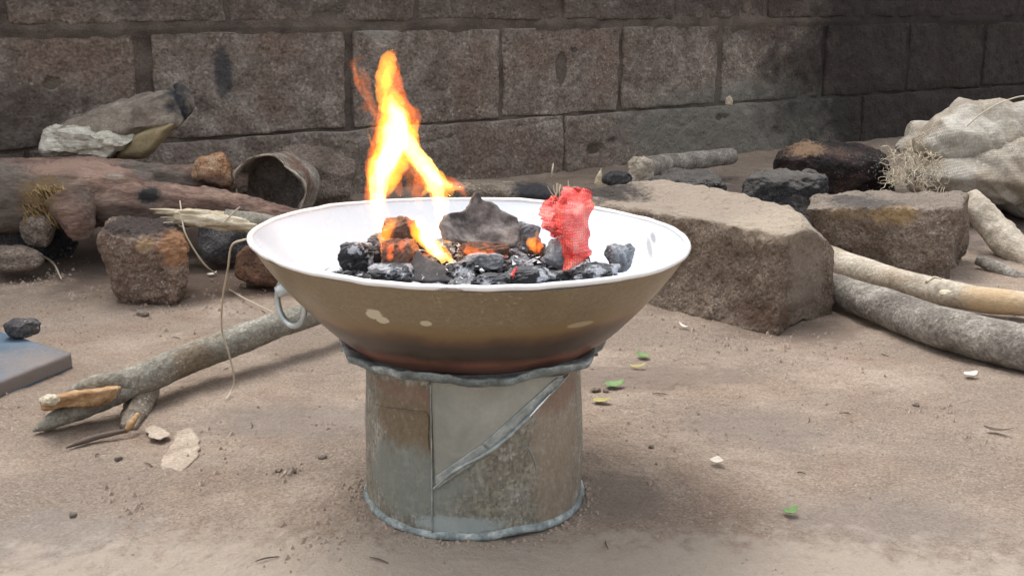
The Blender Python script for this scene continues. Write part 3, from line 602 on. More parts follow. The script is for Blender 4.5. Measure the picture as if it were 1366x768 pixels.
# ------------------------------------------------------------------ flames: glowing gas volumes
def gas(name, col, s):
    m = bpy.data.materials.new(name); m.use_nodes = True; t = m.node_tree; t.nodes.remove(t.nodes['Principled BSDF'])
    e = t.nodes.new('ShaderNodeEmission'); e.inputs[0].default_value = (*col, 1); e.inputs[1].default_value = s
    t.links.new(e.outputs[0], t.nodes['Material Output'].inputs['Volume']); return m
M['gasred'] = gas('flame_orange', (1, .17, .012), 26); M['gas'] = gas('flame_amber', (1, .34, .03), 55); M['gashot'] = gas('flame_yellow', (1, .66, .20), 105); M['gasfaint'] = gas('flame_faint', (1, .22, .03), 11)
def tongue(root, pts, m, Y=1.04, seed=0, dy=0):
    P = [at(x, y, Y+dy*kk/len(pts)) for kk, (x, y, r) in enumerate(pts)]; R = [r*1.07/F for x, y, r in pts]
    obj('flame_tongue', tube(P, R, 24, 110, .0048, 60, seed, .0016, flat=.8), m, root)
fl = thing('flame', 'tall orange and yellow flame leaping from the coals above the bowl rim', 'flame', at(545, 335, 1.04))
A_ = [
 ([(520, 335, 8), (508, 300, 12), (503, 262, 15), (506, 225, 19), (518, 195, 24), (528, 160, 25), (522, 120, 18), (517, 92, 13), (520, 70, 3)], 'gasred'),
 ([(520, 335, 5), (508, 300, 9), (504, 262, 12), (507, 225, 15), (522, 190, 21), (529, 158, 20), (520, 128, 11), (515, 105, 6), (517, 88, 1)], 'gas'),
 ([(518, 330, 3), (507, 290, 6), (503, 258, 9), (506, 228, 11), (522, 193, 15), (530, 162, 14), (523, 140, 7), (519, 126, 1)], 'gashot'),
 ([(506, 268, 4), (511, 235, 9), (522, 205, 13), (533, 182, 13), (534, 158, 10), (526, 140, 6), (521, 124, 1)], 'gashot'),
 ([(516, 262, 3), (522, 240, 11), (530, 215, 15), (544, 205, 12), (560, 220, 8)], 'gas'),
 ([(498, 262, 3), (499, 235, 5), (500, 205, 5), (494, 185, 2), (490, 172, 1)], 'gas'), ([(508, 110, 2), (520, 92, 8), (526, 74, 6), (522, 64, 1)], 'gasred'),
 ([(575, 262, 3), (566, 245, 8), (556, 232, 8), (545, 222, 5)], 'gasfaint'), ([(600, 262, 4), (596, 250, 9), (584, 240, 8), (574, 228, 3)], 'gas'),
 ([(622, 262, 2), (616, 254, 5), (606, 246, 6), (596, 236, 2)], 'gasred'), ([(535, 262, 4), (528, 246, 9), (530, 232, 6)], 'gasred'),
 ([(486, 150, 2), (492, 130, 6), (488, 110, 7), (480, 92, 4)], 'gasfaint'), ([(532, 120, 1), (526, 110, 3), (530, 92, 4), (528, 76, 1)], 'gasred'),
 ([(562, 262, 4), (572, 250, 6), (570, 236, 5), (556, 222, 4)], 'gas'),
 ([(514, 150, 3), (510, 122, 8), (514, 98, 11), (520, 78, 8), (523, 66, 1)], 'gas'),
 ([(510, 196, 4), (500, 178, 7), (500, 150, 9), (489, 128, 8), (478, 108, 6), (472, 90, 6), (478, 78, 5), (490, 78, 2)], 'gasfaint'),
 ([(506, 165, 2), (494, 142, 3.5), (480, 122, 3), (474, 104, 3), (473, 88, 2)], 'gasred'),
 ([(600, 322, 6), (590, 290, 10), (584, 258, 12), (574, 234, 12), (556, 208, 13), (541, 180, 14), (535, 160, 8), (532, 145, 2)], 'gas'),
 ([(598, 320, 3), (588, 285, 6), (584, 255, 8), (572, 231, 9), (555, 205, 10), (540, 180, 10), (533, 162, 3)], 'gashot'),
 ([(560, 212, 6), (574, 230, 9), (590, 243, 8), (604, 250, 7), (617, 250, 5), (628, 244, 2)], 'gas'),
 ([(566, 222, 3), (582, 238, 6), (600, 247, 4), (616, 249, 2)], 'gashot'),
 ([(538, 190, 5), (550, 172, 7), (557, 160, 6), (552, 148, 4), (542, 140, 1)], 'gasred'),
 ([(545, 215, 3), (552, 200, 5), (552, 178, 5), (556, 162, 3), (550, 150, 1)], 'gas'),
 ([(515, 265, 4), (524, 240, 8), (536, 215, 10), (540, 190, 8)], 'gasred'), ([(548, 262, 4), (548, 235, 8), (548, 215, 8), (540, 195, 6)], 'gasfaint'),
 ([(560, 280, 3), (558, 258, 6), (560, 238, 8), (562, 220, 5)], 'gasred'),
]
for k, (p, m) in enumerate(A_): tongue(fl, p, M[m], 1.045, 50+k)
f2 = thing('flame', 'small yellow flame licking over the glowing coals inside the bowl', 'flame', at(560, 345, .99))
for k, (p, m) in enumerate([
 ([(618, 362, 2), (600, 346, 7), (580, 330, 12), (566, 316, 13), (560, 300, 10), (558, 284, 2)], 'gas'),
 ([(616, 360, 1), (596, 343, 4), (577, 327, 8), (566, 314, 8), (562, 300, 5), (560, 290, 1)], 'gashot'),
 ([(592, 350, 4), (582, 334, 10), (570, 322, 10), (566, 306, 6), (560, 292, 2)], 'gashot'), ([(530, 356, 4), (536, 346, 9), (548, 340, 8), (560, 332, 3)], 'gasred'),
 ([(560, 345, 3), (575, 330, 12), (560, 312, 14), (548, 295, 8), (542, 284, 2)], 'gasred'),
 ([(516, 350, 4), (512, 330, 6), (514, 312, 6), (524, 298, 5), (536, 286, 2)], 'gas'),
 ([(520, 352, 5), (513, 328, 8), (519, 306, 8), (534, 292, 5), (550, 284, 3)], 'gasred'),
 ([(555, 345, 2), (550, 356, 3), (540, 362, 2)], 'gas')]): tongue(f2, p, M[m], .985, 80+k)
f3 = thing('flame', 'tiny orange flame beside the red net scrap', 'flame', at(714, 335, 1.01))
tongue(f3, [(712, 336, 3), (710, 324, 7), (715, 316, 4), (717, 308, 1)], M['gas'], 1.005, 90); tongue(f3, [(716, 338, 5), (714, 324, 8), (717, 306, 2)], M['gasred'], 1.005, 91)
f4 = thing('flame', 'faint low flame under the edge of the charred bark sheet', 'flame', at(640, 340, .98))
tongue(f4, [(620, 332, 4), (635, 338, 5), (650, 342, 4), (656, 346, 1)], M['gasred'], .985, 92); tongue(f4, [(648, 346, 2), (646, 338, 4), (642, 330, 1)], M['gas'], .985, 93)

# ------------------------------------------------------------------ left: logs, rocks, tin
lg = thing('forked_log', 'thick reddish-brown forked log lying along the foot of the wall at left', 'log', G(60, 345))
obj('trunk', tube([at(-120, 262, 1.95), at(-30, 262, 1.97), at(60, 262, 2.0), at(130, 258, 2.02), at(200, 264, 2.02)], [.066, .066, .066, .058, .04], 40, 110, .010, 18, 3, .003, groove=.006), M['bark'], lg)
obj('upper_limb', tube([at(-100, 238, 2.08), at(40, 238, 2.08), at(140, 238, 2.1), at(220, 240, 2.12), at(300, 243, 2.14), at(330, 246, 2.15)], [.036, .038, .036, .032, .028, .02], 32, 110, .006, 22, 5, .003, groove=.005), M['bark'], lg)
obj('lower_limb', tube([at(60, 262, 2.04), at(130, 266, 2.02), at(200, 272, 2.0), at(270, 277, 2.02), at(340, 287, 2.04), at(400, 300, 2.06), at(460, 312, 2.08)], [.03, .046, .042, .034, .030, .027, .022], 32, 110, .006, 22, 8, .003, groove=.005), M['bark'], lg)
obj('branch_stub', tube([at(95, 268, 1.96), at(104, 295, 1.94), at(110, 318, 1.94)], [.045, .030, .016], 28, 40, .006, 25, 9, .002), M['bark'], lg)
kn = []
for k in range(150):
    x, y = random.uniform(28, 84), random.uniform(246, 290); a = at(x, y, 1.936+abs(x-58)*.0002); b_ = at(x+random.uniform(3, 13), y+random.uniform(5, 20), 1.932+random.uniform(-.012, .006))
    kn.append(tube([a, (a+b_)/2+rng.normal(size=3)*.002, b_], [.0018, .0016, .0004], 5, 7))
obj('frayed_fibres', join(*kn), mat('frayed_bark_fibre', [(.3, (.15, .095, .045)), (.7, (.34, .235, .11))], 70), lg, kind='stuff')
ck = thing('weathered_wood_chunk', 'grey barked wood chunk with white peeled underside on top of the log at left', 'wood', at(150, 212, 2.25))
v, q = hexa([at(62, 192, 2.16), at(238, 172, 2.16), at(250, 160, 2.36), at(80, 195, 2.36), at(70, 172, 2.18), at(225, 124, 2.18), at(246, 118, 2.34), at(118, 148, 2.34)], (60, 30, 30), .45, .016, 14, 4, .003, rid=.006)
obj('bark_crust', (v, q), M['crustbark'], ck)
obj('peeled_wood', hexa([at(54, 207, 2.12), at(142, 217, 2.12), at(150, 216, 2.26), at(60, 208, 2.26), at(58, 166, 2.125), at(188, 180, 2.13), at(184, 176, 2.26), at(66, 168, 2.26)], (60, 20, 34), .4, .014, 20, 6, .004, rid=.004, chips=.03, ncut=6), M['whitewood'], ck)
obj('rotten_core', hexa([at(150, 214, 2.16), at(196, 211, 2.16), at(200, 210, 2.3), at(150, 212, 2.3), at(176, 176, 2.16), at(242, 158, 2.16), at(242, 160, 2.3), at(180, 176, 2.3)], (36, 16, 26), .5, .006, 18, 7, .001), M['yellowwood'], ck)
obj('hooked_end', tube([at(228, 150, 2.24), at(243, 136, 2.24), at(240, 120, 2.24), at(233, 113, 2.24)], [.03, .024, .016, .006], 24, 30, .006, 30, 3, .002), M['crustbark'], ck)
one('orange_stone', hexa([at(255, 246, 2.06), at(312, 250, 2.06), at(314, 246, 2.16), at(258, 242, 2.16), at(262, 212, 2.07), at(298, 204, 2.07), at(300, 202, 2.14), at(268, 208, 2.14)], 34, .4, .008, 25, 2, .003, chips=.02, ncut=10), M['orange'], 'orange-brown broken lump perched on the log beside the tin', 'stone')
# tin lying with its mouth to the viewer
tc = at(360, 252, 2.12); tn = thing('battered_tin', 'grey dented tin lying on its side with dark open mouth behind the bowl', 'tin', G(362, 330)*np.array([1, 1, 0])+np.array([0, .0, 0]))
axv = np.array([-.10, -1, .05]); axv /= np.linalg.norm(axv); sx = np.cross(axv, [0, 0, 1]); sx /= np.linalg.norm(sx); sz = np.cross(sx, axv)
def ringpts(prof, seg=64, jag=0):
    V = []
    for i_, (r, dpt) in enumerate(prof):
        for j_ in range(seg):
            t = 2*math.pi*j_/seg; rr = r*(1+.07*math.sin(2*t+.6)+.03*math.sin(5*t)+.03*vn(np.array([[t*2.2, 0, 4]]), 3)[0]); dj = jag*vn(np.array([[t*3, i_*.2, 2]]), 3)[0]*(1 if dpt < .02 else 0)
            V.append(tc+sx*rr*math.cos(t)*1.0+sz*rr*math.sin(t)*1.05-axv*(dpt+dj))
    Q = [(a*seg+b_, a*seg+(b_+1) % seg, (a+1)*seg+(b_+1) % seg, (a+1)*seg+b_) for a in range(len(prof)-1) for b_ in range(seg)]
    return np.array(V), Q
obj('tin_body', ringpts([(.001, .13), (.03, .132), (.061, .13), (.062, .10), (.063, .05), (.064, .0), (.0625, .0), (.061, .05), (.060, .10), (.058, .127), (.001, .127)], jag=.022), M['tin'], tn)
obj('torn_rim', ringpts([(.0635, .004), (.0655, .001), (.0655, -.002), (.0625, -.003), (.0615, .001)], jag=.022), M['tinrim'], tn)
one('rock', hexa([foot(158, 396, 1.74), foot(240, 404, 1.72), foot(248, 385, 1.84), foot(160, 380, 1.84), at(128, 302, 1.73), at(256, 318, 1.73), at(250, 284, 1.86), at(140, 284, 1.86)], 70, .45, .010, 16, 12, .006, chips=.03, ncut=9, rid=.003), M['rock'], 'large brown rock with orange side in front of the log left of the bowl', 'rock')
one('rounded_stone', blob(at(53, 306, 1.95), (.032, .032, .030), 24, 5, .15, 5), M['clod'], 'small rounded grey stone under the log at the far left', 'stone')
one('rounded_stone', blob(at(18, 345, 1.9), (.05, .03, .022), 24, 8, .15, 5), M['clod'], 'low grey clod on the soil at the far left below the log', 'stone')
one('rounded_stone', blob((-.90, 2.06, .035), (.075, .06, .05), 24, 27, .15, 7), M['darkstone'], 'dark stone wedged under the thick log at the far left edge', 'stone')
one('rounded_stone', blob((-.52, 2.10, .03), (.07, .05, .045), 24, 28, .15, 7), M['darkstone'], 'dark stone under the forked log behind the large brown rock', 'stone')
one('rounded_stone', blob(at(300, 318, 2.0), (.045, .04, .045), 22, 18, .15, 5), M['darkstone'], 'shadowed dark stone under the pale split stick', 'stone')
one('red_brown_stone', blob(at(362, 352, 1.84), (.06, .05, .035), 30, 11, .16, 6), M['redstone'], 'reddish-brown stone half hidden behind the left side of the bowl', 'stone')
one('red_brown_stone', blob(at(420, 240, 2.42), (.10, .05, .075), 30, 14, .16, 6), M['clod'], 'brown stone by the wall behind the bowl just right of the tin', 'stone')
st = thing('split_stick', 'pale split stick with splintered end lying across the rock toward the bowl', 'stick', at(300, 300, 1.84))
obj('barked_shaft', tube([at(300, 292, 1.83), at(350, 300, 1.83), at(410, 312, 1.84), at(480, 325, 1.85)], [.0165, .0185, .018, .017], 24, 60, .002, 30, 4, .0006), M['greybark'], st)
obj('bare_wood', tube([at(232, 288, 1.80), at(262, 291, 1.81), at(300, 296, 1.82), at(345, 302, 1.82)], [.010, .017, .018, .015], 26, 60, .004, 40, 9, .0015, jag=.004, flat=.75, groove=.004), M['strawwood'], st)
for (x0, y0, x1, y1, r) in ((200, 279, 256, 285, .0035), (208, 283, 262, 288, .005), (230, 281, 280, 286, .005), (222, 293, 270, 294, .005), (206, 282, 250, 287, .004), (214, 290, 252, 292, .003), (204, 285, 240, 284, .0025), (218, 297, 250, 297, .002)):
    obj('splinter', tube([at(x0, y0, 1.80), at((x0+x1)/2, (y0+y1)/2-1, 1.80), at(x1, y1, 1.81)], [.0008, r, r*1.4], 8, 14, .001, 60), M['strawwood'], st)
# barked branch in front
br = thing('forked_branch', 'grey-green barked branch with split orange end lying on the soil at left', 'branch', G(165, 572))
obj('bark_shaft', tube([at(78, 530, 1.195), at(100, 520, 1.208), at(135, 511, 1.225), at(178, 509, 1.25), at(230, 488, 1.30), at(300, 460, 1.36), at(370, 434, 1.43), at(440, 410, 1.51), at(520, 388, 1.6)], [.001, .0075, .0115, .0175, .0187, .0184, .0178, .017, .016], 36, 170, .0022, 26, 3, .0008), M['greybark'], br)
obj('bark_strip', tube([at(44, 575, 1.16), at(62, 566, 1.17), at(95, 551, 1.19), at(140, 533, 1.215), at(180, 518, 1.245)], [.002, .009, .0125, .0135, .010], 28, 60, .002, 40, 5, .0008, flat=.85), M['greybark'], br)
obj('split_face', hexa([at(54, 548, 1.150), at(140, 541, 1.185), at(160, 528, 1.23), at(62, 546, 1.195), at(50, 531, 1.153), at(155, 517, 1.190), at(165, 512, 1.235), at(64, 530, 1.20)], (60, 12, 16), .4, .003, 50, 4, .0012, rid=.0018), M['rawwood'], br)
obj('broken_tip', blob(at(64, 533, 1.152), (.011, .008, .006), 16, 4, .4, 6), M['strawwood'], br)
obj('side_stub', tube([at(200, 512, 1.285), at(190, 535, 1.255), at(178, 556, 1.215), at(169, 574, 1.185)], [.012, .0165, .0125, .0085], 24, 40, .003, 40, 7, .001, jag=.010, groove=.003), mat('dark_stub_bark', [(.34, (.10, .08, .06)), (.5, (.17, .14, .11)), (.66, (.25, .215, .17))], 45, grit=(400, .2)), br)
obj('stub_split', tube([at(184, 552, 1.185), at(174, 566, 1.168), at(168, 577, 1.160)], [.002, .0042, .001], 10, 16, .0015, 60, 8), M['rawwood'], br)
one('twig', tube([G(88, 597, .003), G(125, 584, .004), G(168, 574, .006)], [.0008, .0035, .003], 8, 20, .001, 60), M['darktwig'], 'thin dark twig on the soil by the split end of the branch', 'twig')
# paver
A, B, C_ = G(97, 470, .021), G(-70, 421, .021), G(-40, 524, .021); D_ = B+C_-A; lo = np.array([0, 0, .024])
one('stone_paver', hexa([C_-lo, A-lo, B-lo, D_-lo, C_, A, B, D_], (50, 50, 8), .05, .0006, 30, 2, .0004), M['paver'], 'flat slate-grey paver with brown cut edge at the far left', 'paver')
one('dark_stone', blob(at(30, 437, 1.47), (.022, .02, .012), 18, 41, .2, 6), M['darkstone'], 'small dark stone behind the grey paver', 'stone')

# ------------------------------------------------------------------ right: hearth stones, poles, sack
mb = [(.395, 1.565), (.505, 1.68), (.27, 2.06), (.055, 1.93)]
v, q = hexa([(mb[3][0]-.01, mb[3][1]-.02, -.01), (mb[0][0]-.012, mb[0][1]-.01, -.01), (mb[1][0], mb[1][1], -.01), (mb[2][0], mb[2][1], -.01),
    (mb[3][0], mb[3][1], .150), (mb[0][0], mb[0][1]+.008, .146), (mb[1][0]-.01, mb[1][1], .152), (mb[2][0], mb[2][1], .153)], (150, 70, 56), .10, .010, 9, 21, .0045, chips=.03, ncut=2, rid=.001)
one('mud_block', (v, q), M['mudblock'], 'large weathered brown block with pale top right behind the bowl', 'block')
one('low_stone', hexa([foot(590, 290, 2.25), foot(748, 290, 2.25), foot(748, 285, 2.42), foot(600, 285, 2.42), at(590, 246, 2.22), at(745, 258, 2.22), at(742, 243, 2.42), at(604, 236, 2.42)], (50, 24, 24), .3, .008, 20, 23, .002, chips=.01), M['lowstone'], 'low tan stone with sooty right end between bowl and wall', 'stone')
one('tan_stone', hexa([foot(1110, 362, 1.96), foot(1258, 378, 1.88), foot(1300, 345, 2.04), foot(1100, 345, 2.12), at(1070, 276, 1.93), at(1284, 276, 1.90), at(1292, 254, 2.08), at(1082, 252, 2.10)], (100, 50, 56), .12, .010, 11, 33, .005, chips=.04, ncut=3, rid=.002), M['slabstone'], 'flat-topped brown stone with tan patch beyond the pale pole at right', 'stone')
one('sooty_stone', hexa([foot(858, 262, 2.5), foot(976, 262, 2.5), foot(974, 250, 2.68), foot(858, 250, 2.68), at(862, 236, 2.5), at(970, 240, 2.5), at(960, 226, 2.66), at(872, 224, 2.66)], 44, .4, .010, 16, 35, .005, chips=.03, ncut=9), M['sooty'], 'low soot-blackened stone in front of the pale log by the wall', 'stone')
one('sooty_stone', hexa([foot(985, 282, 2.35), foot(1085, 286, 2.32), foot(1100, 270, 2.5), foot(990, 262, 2.5), at(992, 236, 2.36), at(1092, 240, 2.34), at(1112, 224, 2.5), at(1004, 222, 2.5)], 44, .4, .010, 16, 37, .005, chips=.03, ncut=9), M['sooty'], 'black sooty stone left of the flat-topped brown stone', 'stone')
one('hearth_stone', hexa([foot(1030, 262, 2.7), foot(1195, 266, 2.7), foot(1195, 250, 2.9), foot(1030, 250, 2.9), at(1030, 204, 2.7), at(1186, 214, 2.7), at(1180, 192, 2.88), at(1050, 180, 2.88)], (70, 50, 46), .35, .013, 12, 39, .006, chips=.04, ncut=9), M['sootyhot'], 'big black hearth stone with orange upper left face near the sack', 'stone')
pg = thing('pale_log', 'short pale grey log lying against the foot of the wall', 'log', G(905, 238))
obj('shaft', tube([at(852, 226, 2.78), at(880, 220, 2.9), at(930, 214, 3.0), at(976, 208, 3.1)], [.028, .026, .025, .022], 24, 60, .003, 30, 3, .001), M['polebark'], pg)
obj('knob', blob(at(855, 228, 2.74), (.033, .028, .034), 22, 7, .3, 5), M['palebark'], pg)
one('pale_splinter', tube([at(797, 246, 2.3), at(799, 236, 2.3), at(802, 224, 2.3)], [.008, .006, .001], 8, 14, .002, 50), M['strawwood'], 'pale upright wood splinter behind the mud block', 'splinter')
one('dark_stone', blob(at(825, 240, 2.5), (.035, .03, .02), 18, 47, .2, 6), M['darkstone'], 'small dark stone left of the pale log knob', 'stone')
p1 = thing('upper_pole', 'smooth pale debarked pole resting behind the thicker grey one at right', 'pole', G(1345, 420))
obj('shaft', tube([G(1060, 330, .03), G(1118, 352, .028), G(1170, 368, .027), G(1230, 384, .027), G(1290, 396, .026), G(1345, 403, .026), G(1440, 414, .026)], [.026, .0255, .0235, .021, .0195, .019, .018], 28, 140, .003, 14, 3, .0006), M['palebark'], p1)
obj('knot', blob(G(1262, 392, .044), (.010, .010, .006), 12, 3, .2, 3), M['strawwood'], p1)
obj('twig_spur', tube([G(1236, 376, .048), G(1246, 370, .052), G(1256, 372, .056)], [.003, .002, .001], 8, 12), M['straw'], p1)
p2 = thing('thick_pole', 'thick grey blotchy pole lying on the soil nearest at right', 'pole', G(1345, 480))
obj('shaft', tube([G(1050, 366, .024), G(1112, 386, .024), G(1180, 410, .027), G(1250, 434, .029), G(1345, 458, .030), G(1460, 482, .031)], [.024, .025, .0275, .029, .030, .030], 32, 140, .003, 16, 13, .0012), M['polebark'], p2)
# sack
sk = thing('woven_sack', 'crumpled dirty white woven sack with frayed edge at the far right', 'sack', G(1290, 290))
v, q = boxgrid((130, 60, 80)); v = roundbox(v, (1, 1, 1), .75)
v = trilin(v, [at(1190, 300, 2.42), at(1480, 330, 2.30), at(1560, 270, 2.95), at(1215, 260, 2.9), at(1186, 168, 2.44), at(1420, 140, 2.36), at(1500, 128, 2.85), at(1225, 130, 2.8)])
Nn = vnorm(v, q); c0 = at(1195, 225, 2.4); rel = v-c0; wp = np.stack([fbm(v, 7, 3, 3), fbm(v, 7, 3, 4), fbm(v, 7, 3, 5)], 1)*.03
rr_ = np.hypot(rel[:, 0], rel[:, 2])+.02; ph = np.arctan2(rel[:, 2]+wp[:, 2], rel[:, 0]+wp[:, 0]+.03)
def crease(x): x = x/math.pi; f_ = np.abs(x-np.floor(x)-.5)*2; return f_**.8
fold = crease(ph*4.2+2.5*fbm(v, 4, 2, 6))*np.clip(rr_*4.5, .25, 1)
fold2 = crease((rel[:, 0]*.6+rel[:, 2]+wp[:, 1]*2)*48+2*fbm(v, 6, 2, 11))
v = v+Nn*(.055*(fold-.5)+.020*(fold2-.5)*np.clip(fbm(v, 5, 2, 21)+.6, 0, 1)+.022*fbm(v, 7, 2, 2)+.004*ridge(v, 30, 2, 8))[:, None]
v[:, 2] = np.maximum(v[:, 2], -.01)
obj('sack_cloth', (v, q), M['sack'], sk)
fb = []
for k in range(190):
    x = 1186+75*random.random()**1.3; y = random.uniform(195, 250)+(x-1186)*.12; Y = 2.35+random.uniform(-.03, .05); p = at(x, y, Y); pts = [p]
    dirv = np.array([random.gauss(-.3, .8), random.gauss(-.2, .5), random.gauss(-.4, .7)])
    for s_ in range(4): dirv = dirv+rng.normal(size=3)*.7; dirv /= np.linalg.norm(dirv); pts.append(pts[-1]+dirv*random.uniform(.006, .012))
    fb.append(tube(pts, [.0009, .0009, .0008, .0006, .0003], 5, 12))
obj('frayed_threads', join(*fb), M['straw'], sk, kind='stuff')
one('wire', tube([at(1290, 168, 2.3), at(1312, 150, 2.3), at(1338, 136, 2.32), at(1370, 128, 2.35), at(1420, 132, 2.4)], [.0016]*5, 6, 40), M['straw'], 'thin stiff straw arching over the top of the sack', 'straw')
one('old_stick', tube([at(1290, 262, 2.16), at(1318, 296, 2.12), at(1345, 325, 2.08), at(1400, 372, 2.0)], [.022, .027, .028, .028], 24, 60, .006, 22, 3, .002, groove=.003), M['palebark'], 'fat grey log sloping down under the sack at the right edge', 'log')
one('old_stick', tube([at(1305, 346, 1.98), at(1330, 358, 1.95), at(1400, 388, 1.88)], [.010, .012, .012], 18, 40, .002, 25, 5, .001), M['polebark'], 'thin grey stick on the soil behind the poles at the right edge', 'stick')

# ------------------------------------------------------------------ small litter
def strand(pts, r, label, m='straw', cat='straw', name='straw'):
    one(name, tube(pts, [r*.7]+[r]*(len(pts)-2)+[r*.5], 6, 60), M[m], label, cat)
strand([at(341, 317, 1.03), at(325, 320, 1.06), at(309, 328, 1.1), at(304, 358, 1.14), at(297, 398, 1.19), at(296, 440, 1.24), at(305, 470, 1.26), at(312, 505, 1.29), at(308, 522, 1.292), G(301, 532, .003)], .0011, 'long pale fibre trailing from the left bowl rim down to the soil')
strand([at(240, 268, 1.82), at(246, 308, 1.78), at(262, 338, 1.78), at(276, 356, 1.8), G(290, 366, .01)], .0016, 'bent straw hanging over the rock beside the split stick')
strand([G(306, 386, .004), G(330, 400, .008), G(372, 420, .006)], .0013, 'thin straw lying on the soil left of the ring handle')
strand([G(48, 336, .008), G(70, 350, .016), G(82, 372, .005)], .0022, 'curved dry twig on the soil left of the brown rock')
strand([at(300, 296, 1.80), at(312, 283, 1.80), at(320, 276, 1.80)], .0018, 'short splinter standing on the pale split stick')
strand([at(735, 236, 2.32), at(737, 226, 2.32), at(738, 218, 2.34)], .002, 'tiny pale hooked twig standing behind the low stone')
def leaf(px, py, L_, Wd, rot, m, label, name='leaf', cat='leaf', lift=.004, bend=.004):
    c = G(px, py); c[2] = gh(c[0], c[1])[0]+lift; pts = []
    for t in np.linspace(0, 2*math.pi, 18, endpoint=False):
        a = math.cos(t)*L_/2; b_ = math.sin(t)*Wd/2*(1-.35*math.cos(t)); pts.append(c+np.array([a*math.cos(rot)-b_*math.sin(rot), a*math.sin(rot)+b_*math.cos(rot), .12*a]))
    one(name, plate(pts, .0006, (0, 0, 1), .0012, 60, int(px), 30, 5, bend=bend), M[m], label, cat)
leaf(820, 514, .026, .018, .4, 'green', 'bright green leaf right of the can between two yellow ones')
leaf(857, 474, .020, .014, 2.4, 'green', 'pale green leaf farthest back on the soil right of the can')
leaf(851, 488, .022, .010, .1, 'yellow', 'yellow curled leaf just in front of the pale green one')
leaf(803, 537, .022, .014, -.2, 'yellow', 'olive yellow leaf close beside the can')
leaf(1055, 687, .015, .012, .6, 'green', 'tiny green leaf scrap alone in the right foreground')
leaf(912, 436, .018, .007, 2.3, 'chip', 'whitish wood chip on the soil before the mud block', 'wood_chip', 'chip')
leaf(1295, 503, .018, .014, .3, 'chip', 'white scrap on the soil below the thick pole', 'paper_scrap', 'scrap')
leaf(956, 620, .012, .013, 1.2, 'chip', 'small cream pebble chip in the middle right soil', 'stone_chip', 'chip')
leaf(508, 396, .02, .01, .2, 'chip', 'pale chip behind the bowl', 'wood_chip', 'chip') if False else None
leaf(1330, 579, .030, .007, -.6, 'darktwig', 'dark dry leaf at the right edge of the soil', 'dry_leaf', 'leaf')
leaf(283, 366, .018, .012, .6, 'chip', 'pale dry leaf scrap on the soil right of the brown rock', 'dry_leaf', 'leaf')
one('yellow_petal', blob(at(966, 135, 3.44)+WN*.02, (.011, .008, .015), 12, 3, .3, 3), M['strawwood'], 'small yellow petal stuck in the wall joint above the pale log', 'petal')
for k, (px, py, s) in enumerate([(190, 421, .008), (158, 612, .004), (388, 632, .0055), (372, 629, .0035), (787, 462, .006), (793, 470, .005), (869, 597, .0028), (430, 612, .004), (97, 688, .0035), (1222, 538, .0035), (795, 520, .005), (808, 521, .004)]):
    c = G(px, py); one('pebble', blob((c[0], c[1], gh(c[0], c[1])[0]+s*.3), (s*1.2, s, s*.7), 8, 300+k, .2, 5, k), M['clod'], ['brown clod on the soil below the large brown rock', 'little brown crumb at the left foreground by the branch stub', 'brown crumb pair member left of the can base, larger', 'brown crumb left of the can base, smaller of a pair', 'reddish crumb under the right bowl edge', 'tiny crumb just right of the can rim', 'tiny brown crumb midway on the right soil', 'grey crumb between branch and can', 'grey crumb in the lower left corner soil', 'dark crumb on the soil far right', 'dark crumb left beside the green leaf', 'dark crumb touching the green leaf'][k], 'pebble')
fp = [(236, 576), (256, 571), (267, 586), (265, 606), (254, 622), (238, 633), (222, 633), (214, 620), (222, 602), (232, 590)]
one('mud_flake', plate([G(x, y, .002) for x, y in fp], .0014, (0, 0, 1), .0016, 40, 4, 70, 8, bend=.001, jag=.005), mat('pale_dry_flake', [(.34, (.27, .215, .165)), (.5, (.35, .285, .225)), (.68, (.42, .35, .28))], 30, .95, .8, 110, .003, .2, 260, grit=(420, .15)), 'thin pale flat flake of dried mud lying on the soil in the left foreground', 'flake')
fp = [(192, 571), (205, 567), (222, 572), (226, 580), (214, 588), (198, 583)]
one('mud_flake', plate([G(x, y, .0018) for x, y in fp], .0012, (0, 0, 1), .0014, 50, 7, 50, 6, bend=.001, jag=.005), bpy.data.materials['pale_dry_flake'], 'smaller tan flake of dried mud just behind the large pale flake', 'flake')
# crumbs nobody could count
parts = []
base = [np.array([[1, 0, -.3], [-.5, .87, -.3], [-.5, -.87, -.3], [.2, .1, .9], [-.6, .2, .5]]), [(0, 1, 3), (1, 4, 3), (1, 2, 4), (2, 0, 3), (2, 3, 4), (0, 2, 1)]]
for k in range(14000):
    y = .82+1.7*random.random()**1.1; x = random.uniform(-.5, .52)*y*1.05
    dens = .5+.5*float(vn(np.array([[x*5, y*5, 3.]]), 4)[0])
    if random.random() > 1.25*max(0, dens-.22)**2.2+.02: continue
    if math.hypot(x-CX, y-CY) < .108: continue
    s = random.choice([.0006, .0008, .0008, .001, .0012, .0016, .0024])*(1+.45*(y-.8))*random.uniform(.6, 1.2); a = random.uniform(0, 6.28); R_ = np.array([[math.cos(a), math.sin(a), 0], [-math.sin(a), math.cos(a), 0], [0, 0, 1]])
    parts.append(((base[0]*rng.uniform(.6, 1.3, size=(5, 3)))@R_*s+np.array([x, y, float(gh(x, y)[0])+s*.2]), base[1]))
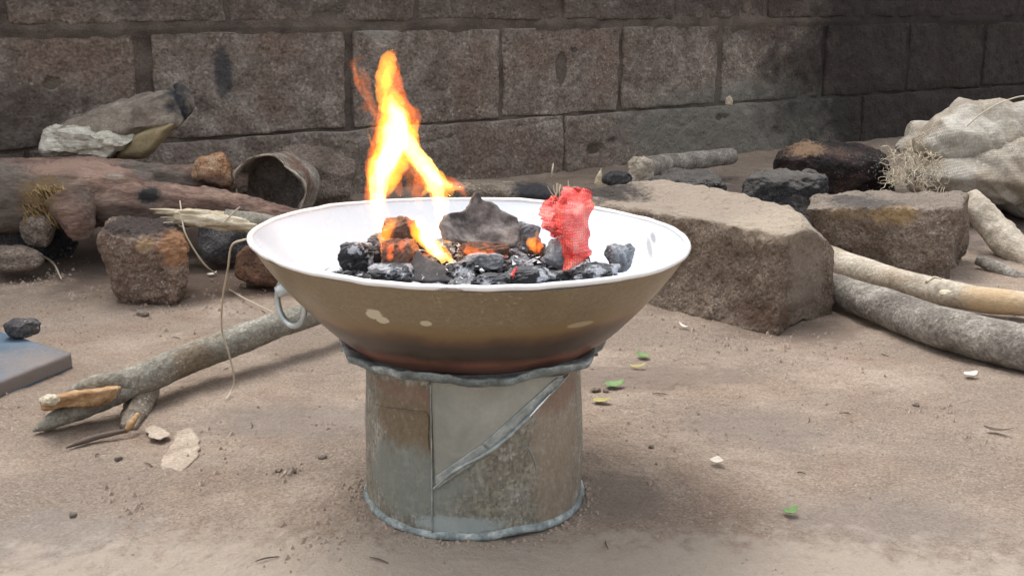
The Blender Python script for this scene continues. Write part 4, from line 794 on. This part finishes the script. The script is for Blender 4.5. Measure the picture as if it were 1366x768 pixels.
for (px, py, nn, sp) in ((378, 632, 45, 9), (396, 628, 30, 6), (300, 590, 40, 22), (180, 685, 40, 14), (150, 660, 26, 16), (400, 722, 60, 22), (455, 716, 40, 14), (280, 640, 24, 14), (90, 400, 90, 30), (300, 400, 120, 40), (60, 370, 90, 24), (880, 435, 120, 40), (1050, 455, 110, 40), (970, 450, 80, 30), (210, 410, 60, 18), (900, 640, 24, 16), (1240, 540, 40, 20), (1300, 590, 30, 18)):
    c = G(px, py); R2 = sp*1.1/F*c[1]
    for _ in range(nn):
        x, y = c[0]+random.gauss(0, R2), c[1]+random.gauss(0, R2*1.6); s = random.choice([.0008, .001, .0014, .002, .0032])*random.uniform(.7, 1.2)*(.7+.35*c[1])
        if math.hypot(x-CX, y-CY) < .112: continue
        parts.append(((base[0]*rng.uniform(.6, 1.3, size=(5, 3)))*s+np.array([x, y, float(gh(x, y)[0])+s*.15]), base[1]))
for _ in range(520):
    t = random.uniform(0, 6.283); r = .1085+abs(random.gauss(0, .009)); x, y = CX+r*math.sin(t), CY-r*math.cos(t); s = random.choice([.0008, .0011, .0016, .0024])
    parts.append(((base[0]*rng.uniform(.6, 1.3, size=(5, 3)))*s+np.array([x, y, float(gh(x, y)[0])+s*.3]), base[1]))
tag(obj('soil_crumbs', join(*parts), mat('soil_crumb', [(.3, (.27, .2, .155)), (.7, (.42, .34, .28))], 60), smooth=False), 'loose soil crumbs and grit scattered over the dirt ground', 'soil', kind='stuff')
tw = []
for k in range(34):
    y = .85+1.2*random.random(); x = random.uniform(-.45, .45)*y; a = random.uniform(0, 6.28); l = random.uniform(.006, .022)
    if math.hypot(x-CX, y-CY) < .13: continue
    z = float(gh(x, y)[0])+.0012; dx, dy = math.cos(a)*l/2, math.sin(a)*l/2
    tw.append(tube([(x-dx, y-dy, z), (x+random.gauss(0, .001), y, z+.001), (x+dx, y+dy, z)], [.0004, .0008, .0004], 5, 6))
tag(obj('dry_bits', join(*tw), M['darktwig']), 'tiny dry twig bits strewn over the soil', 'litter', kind='stuff')
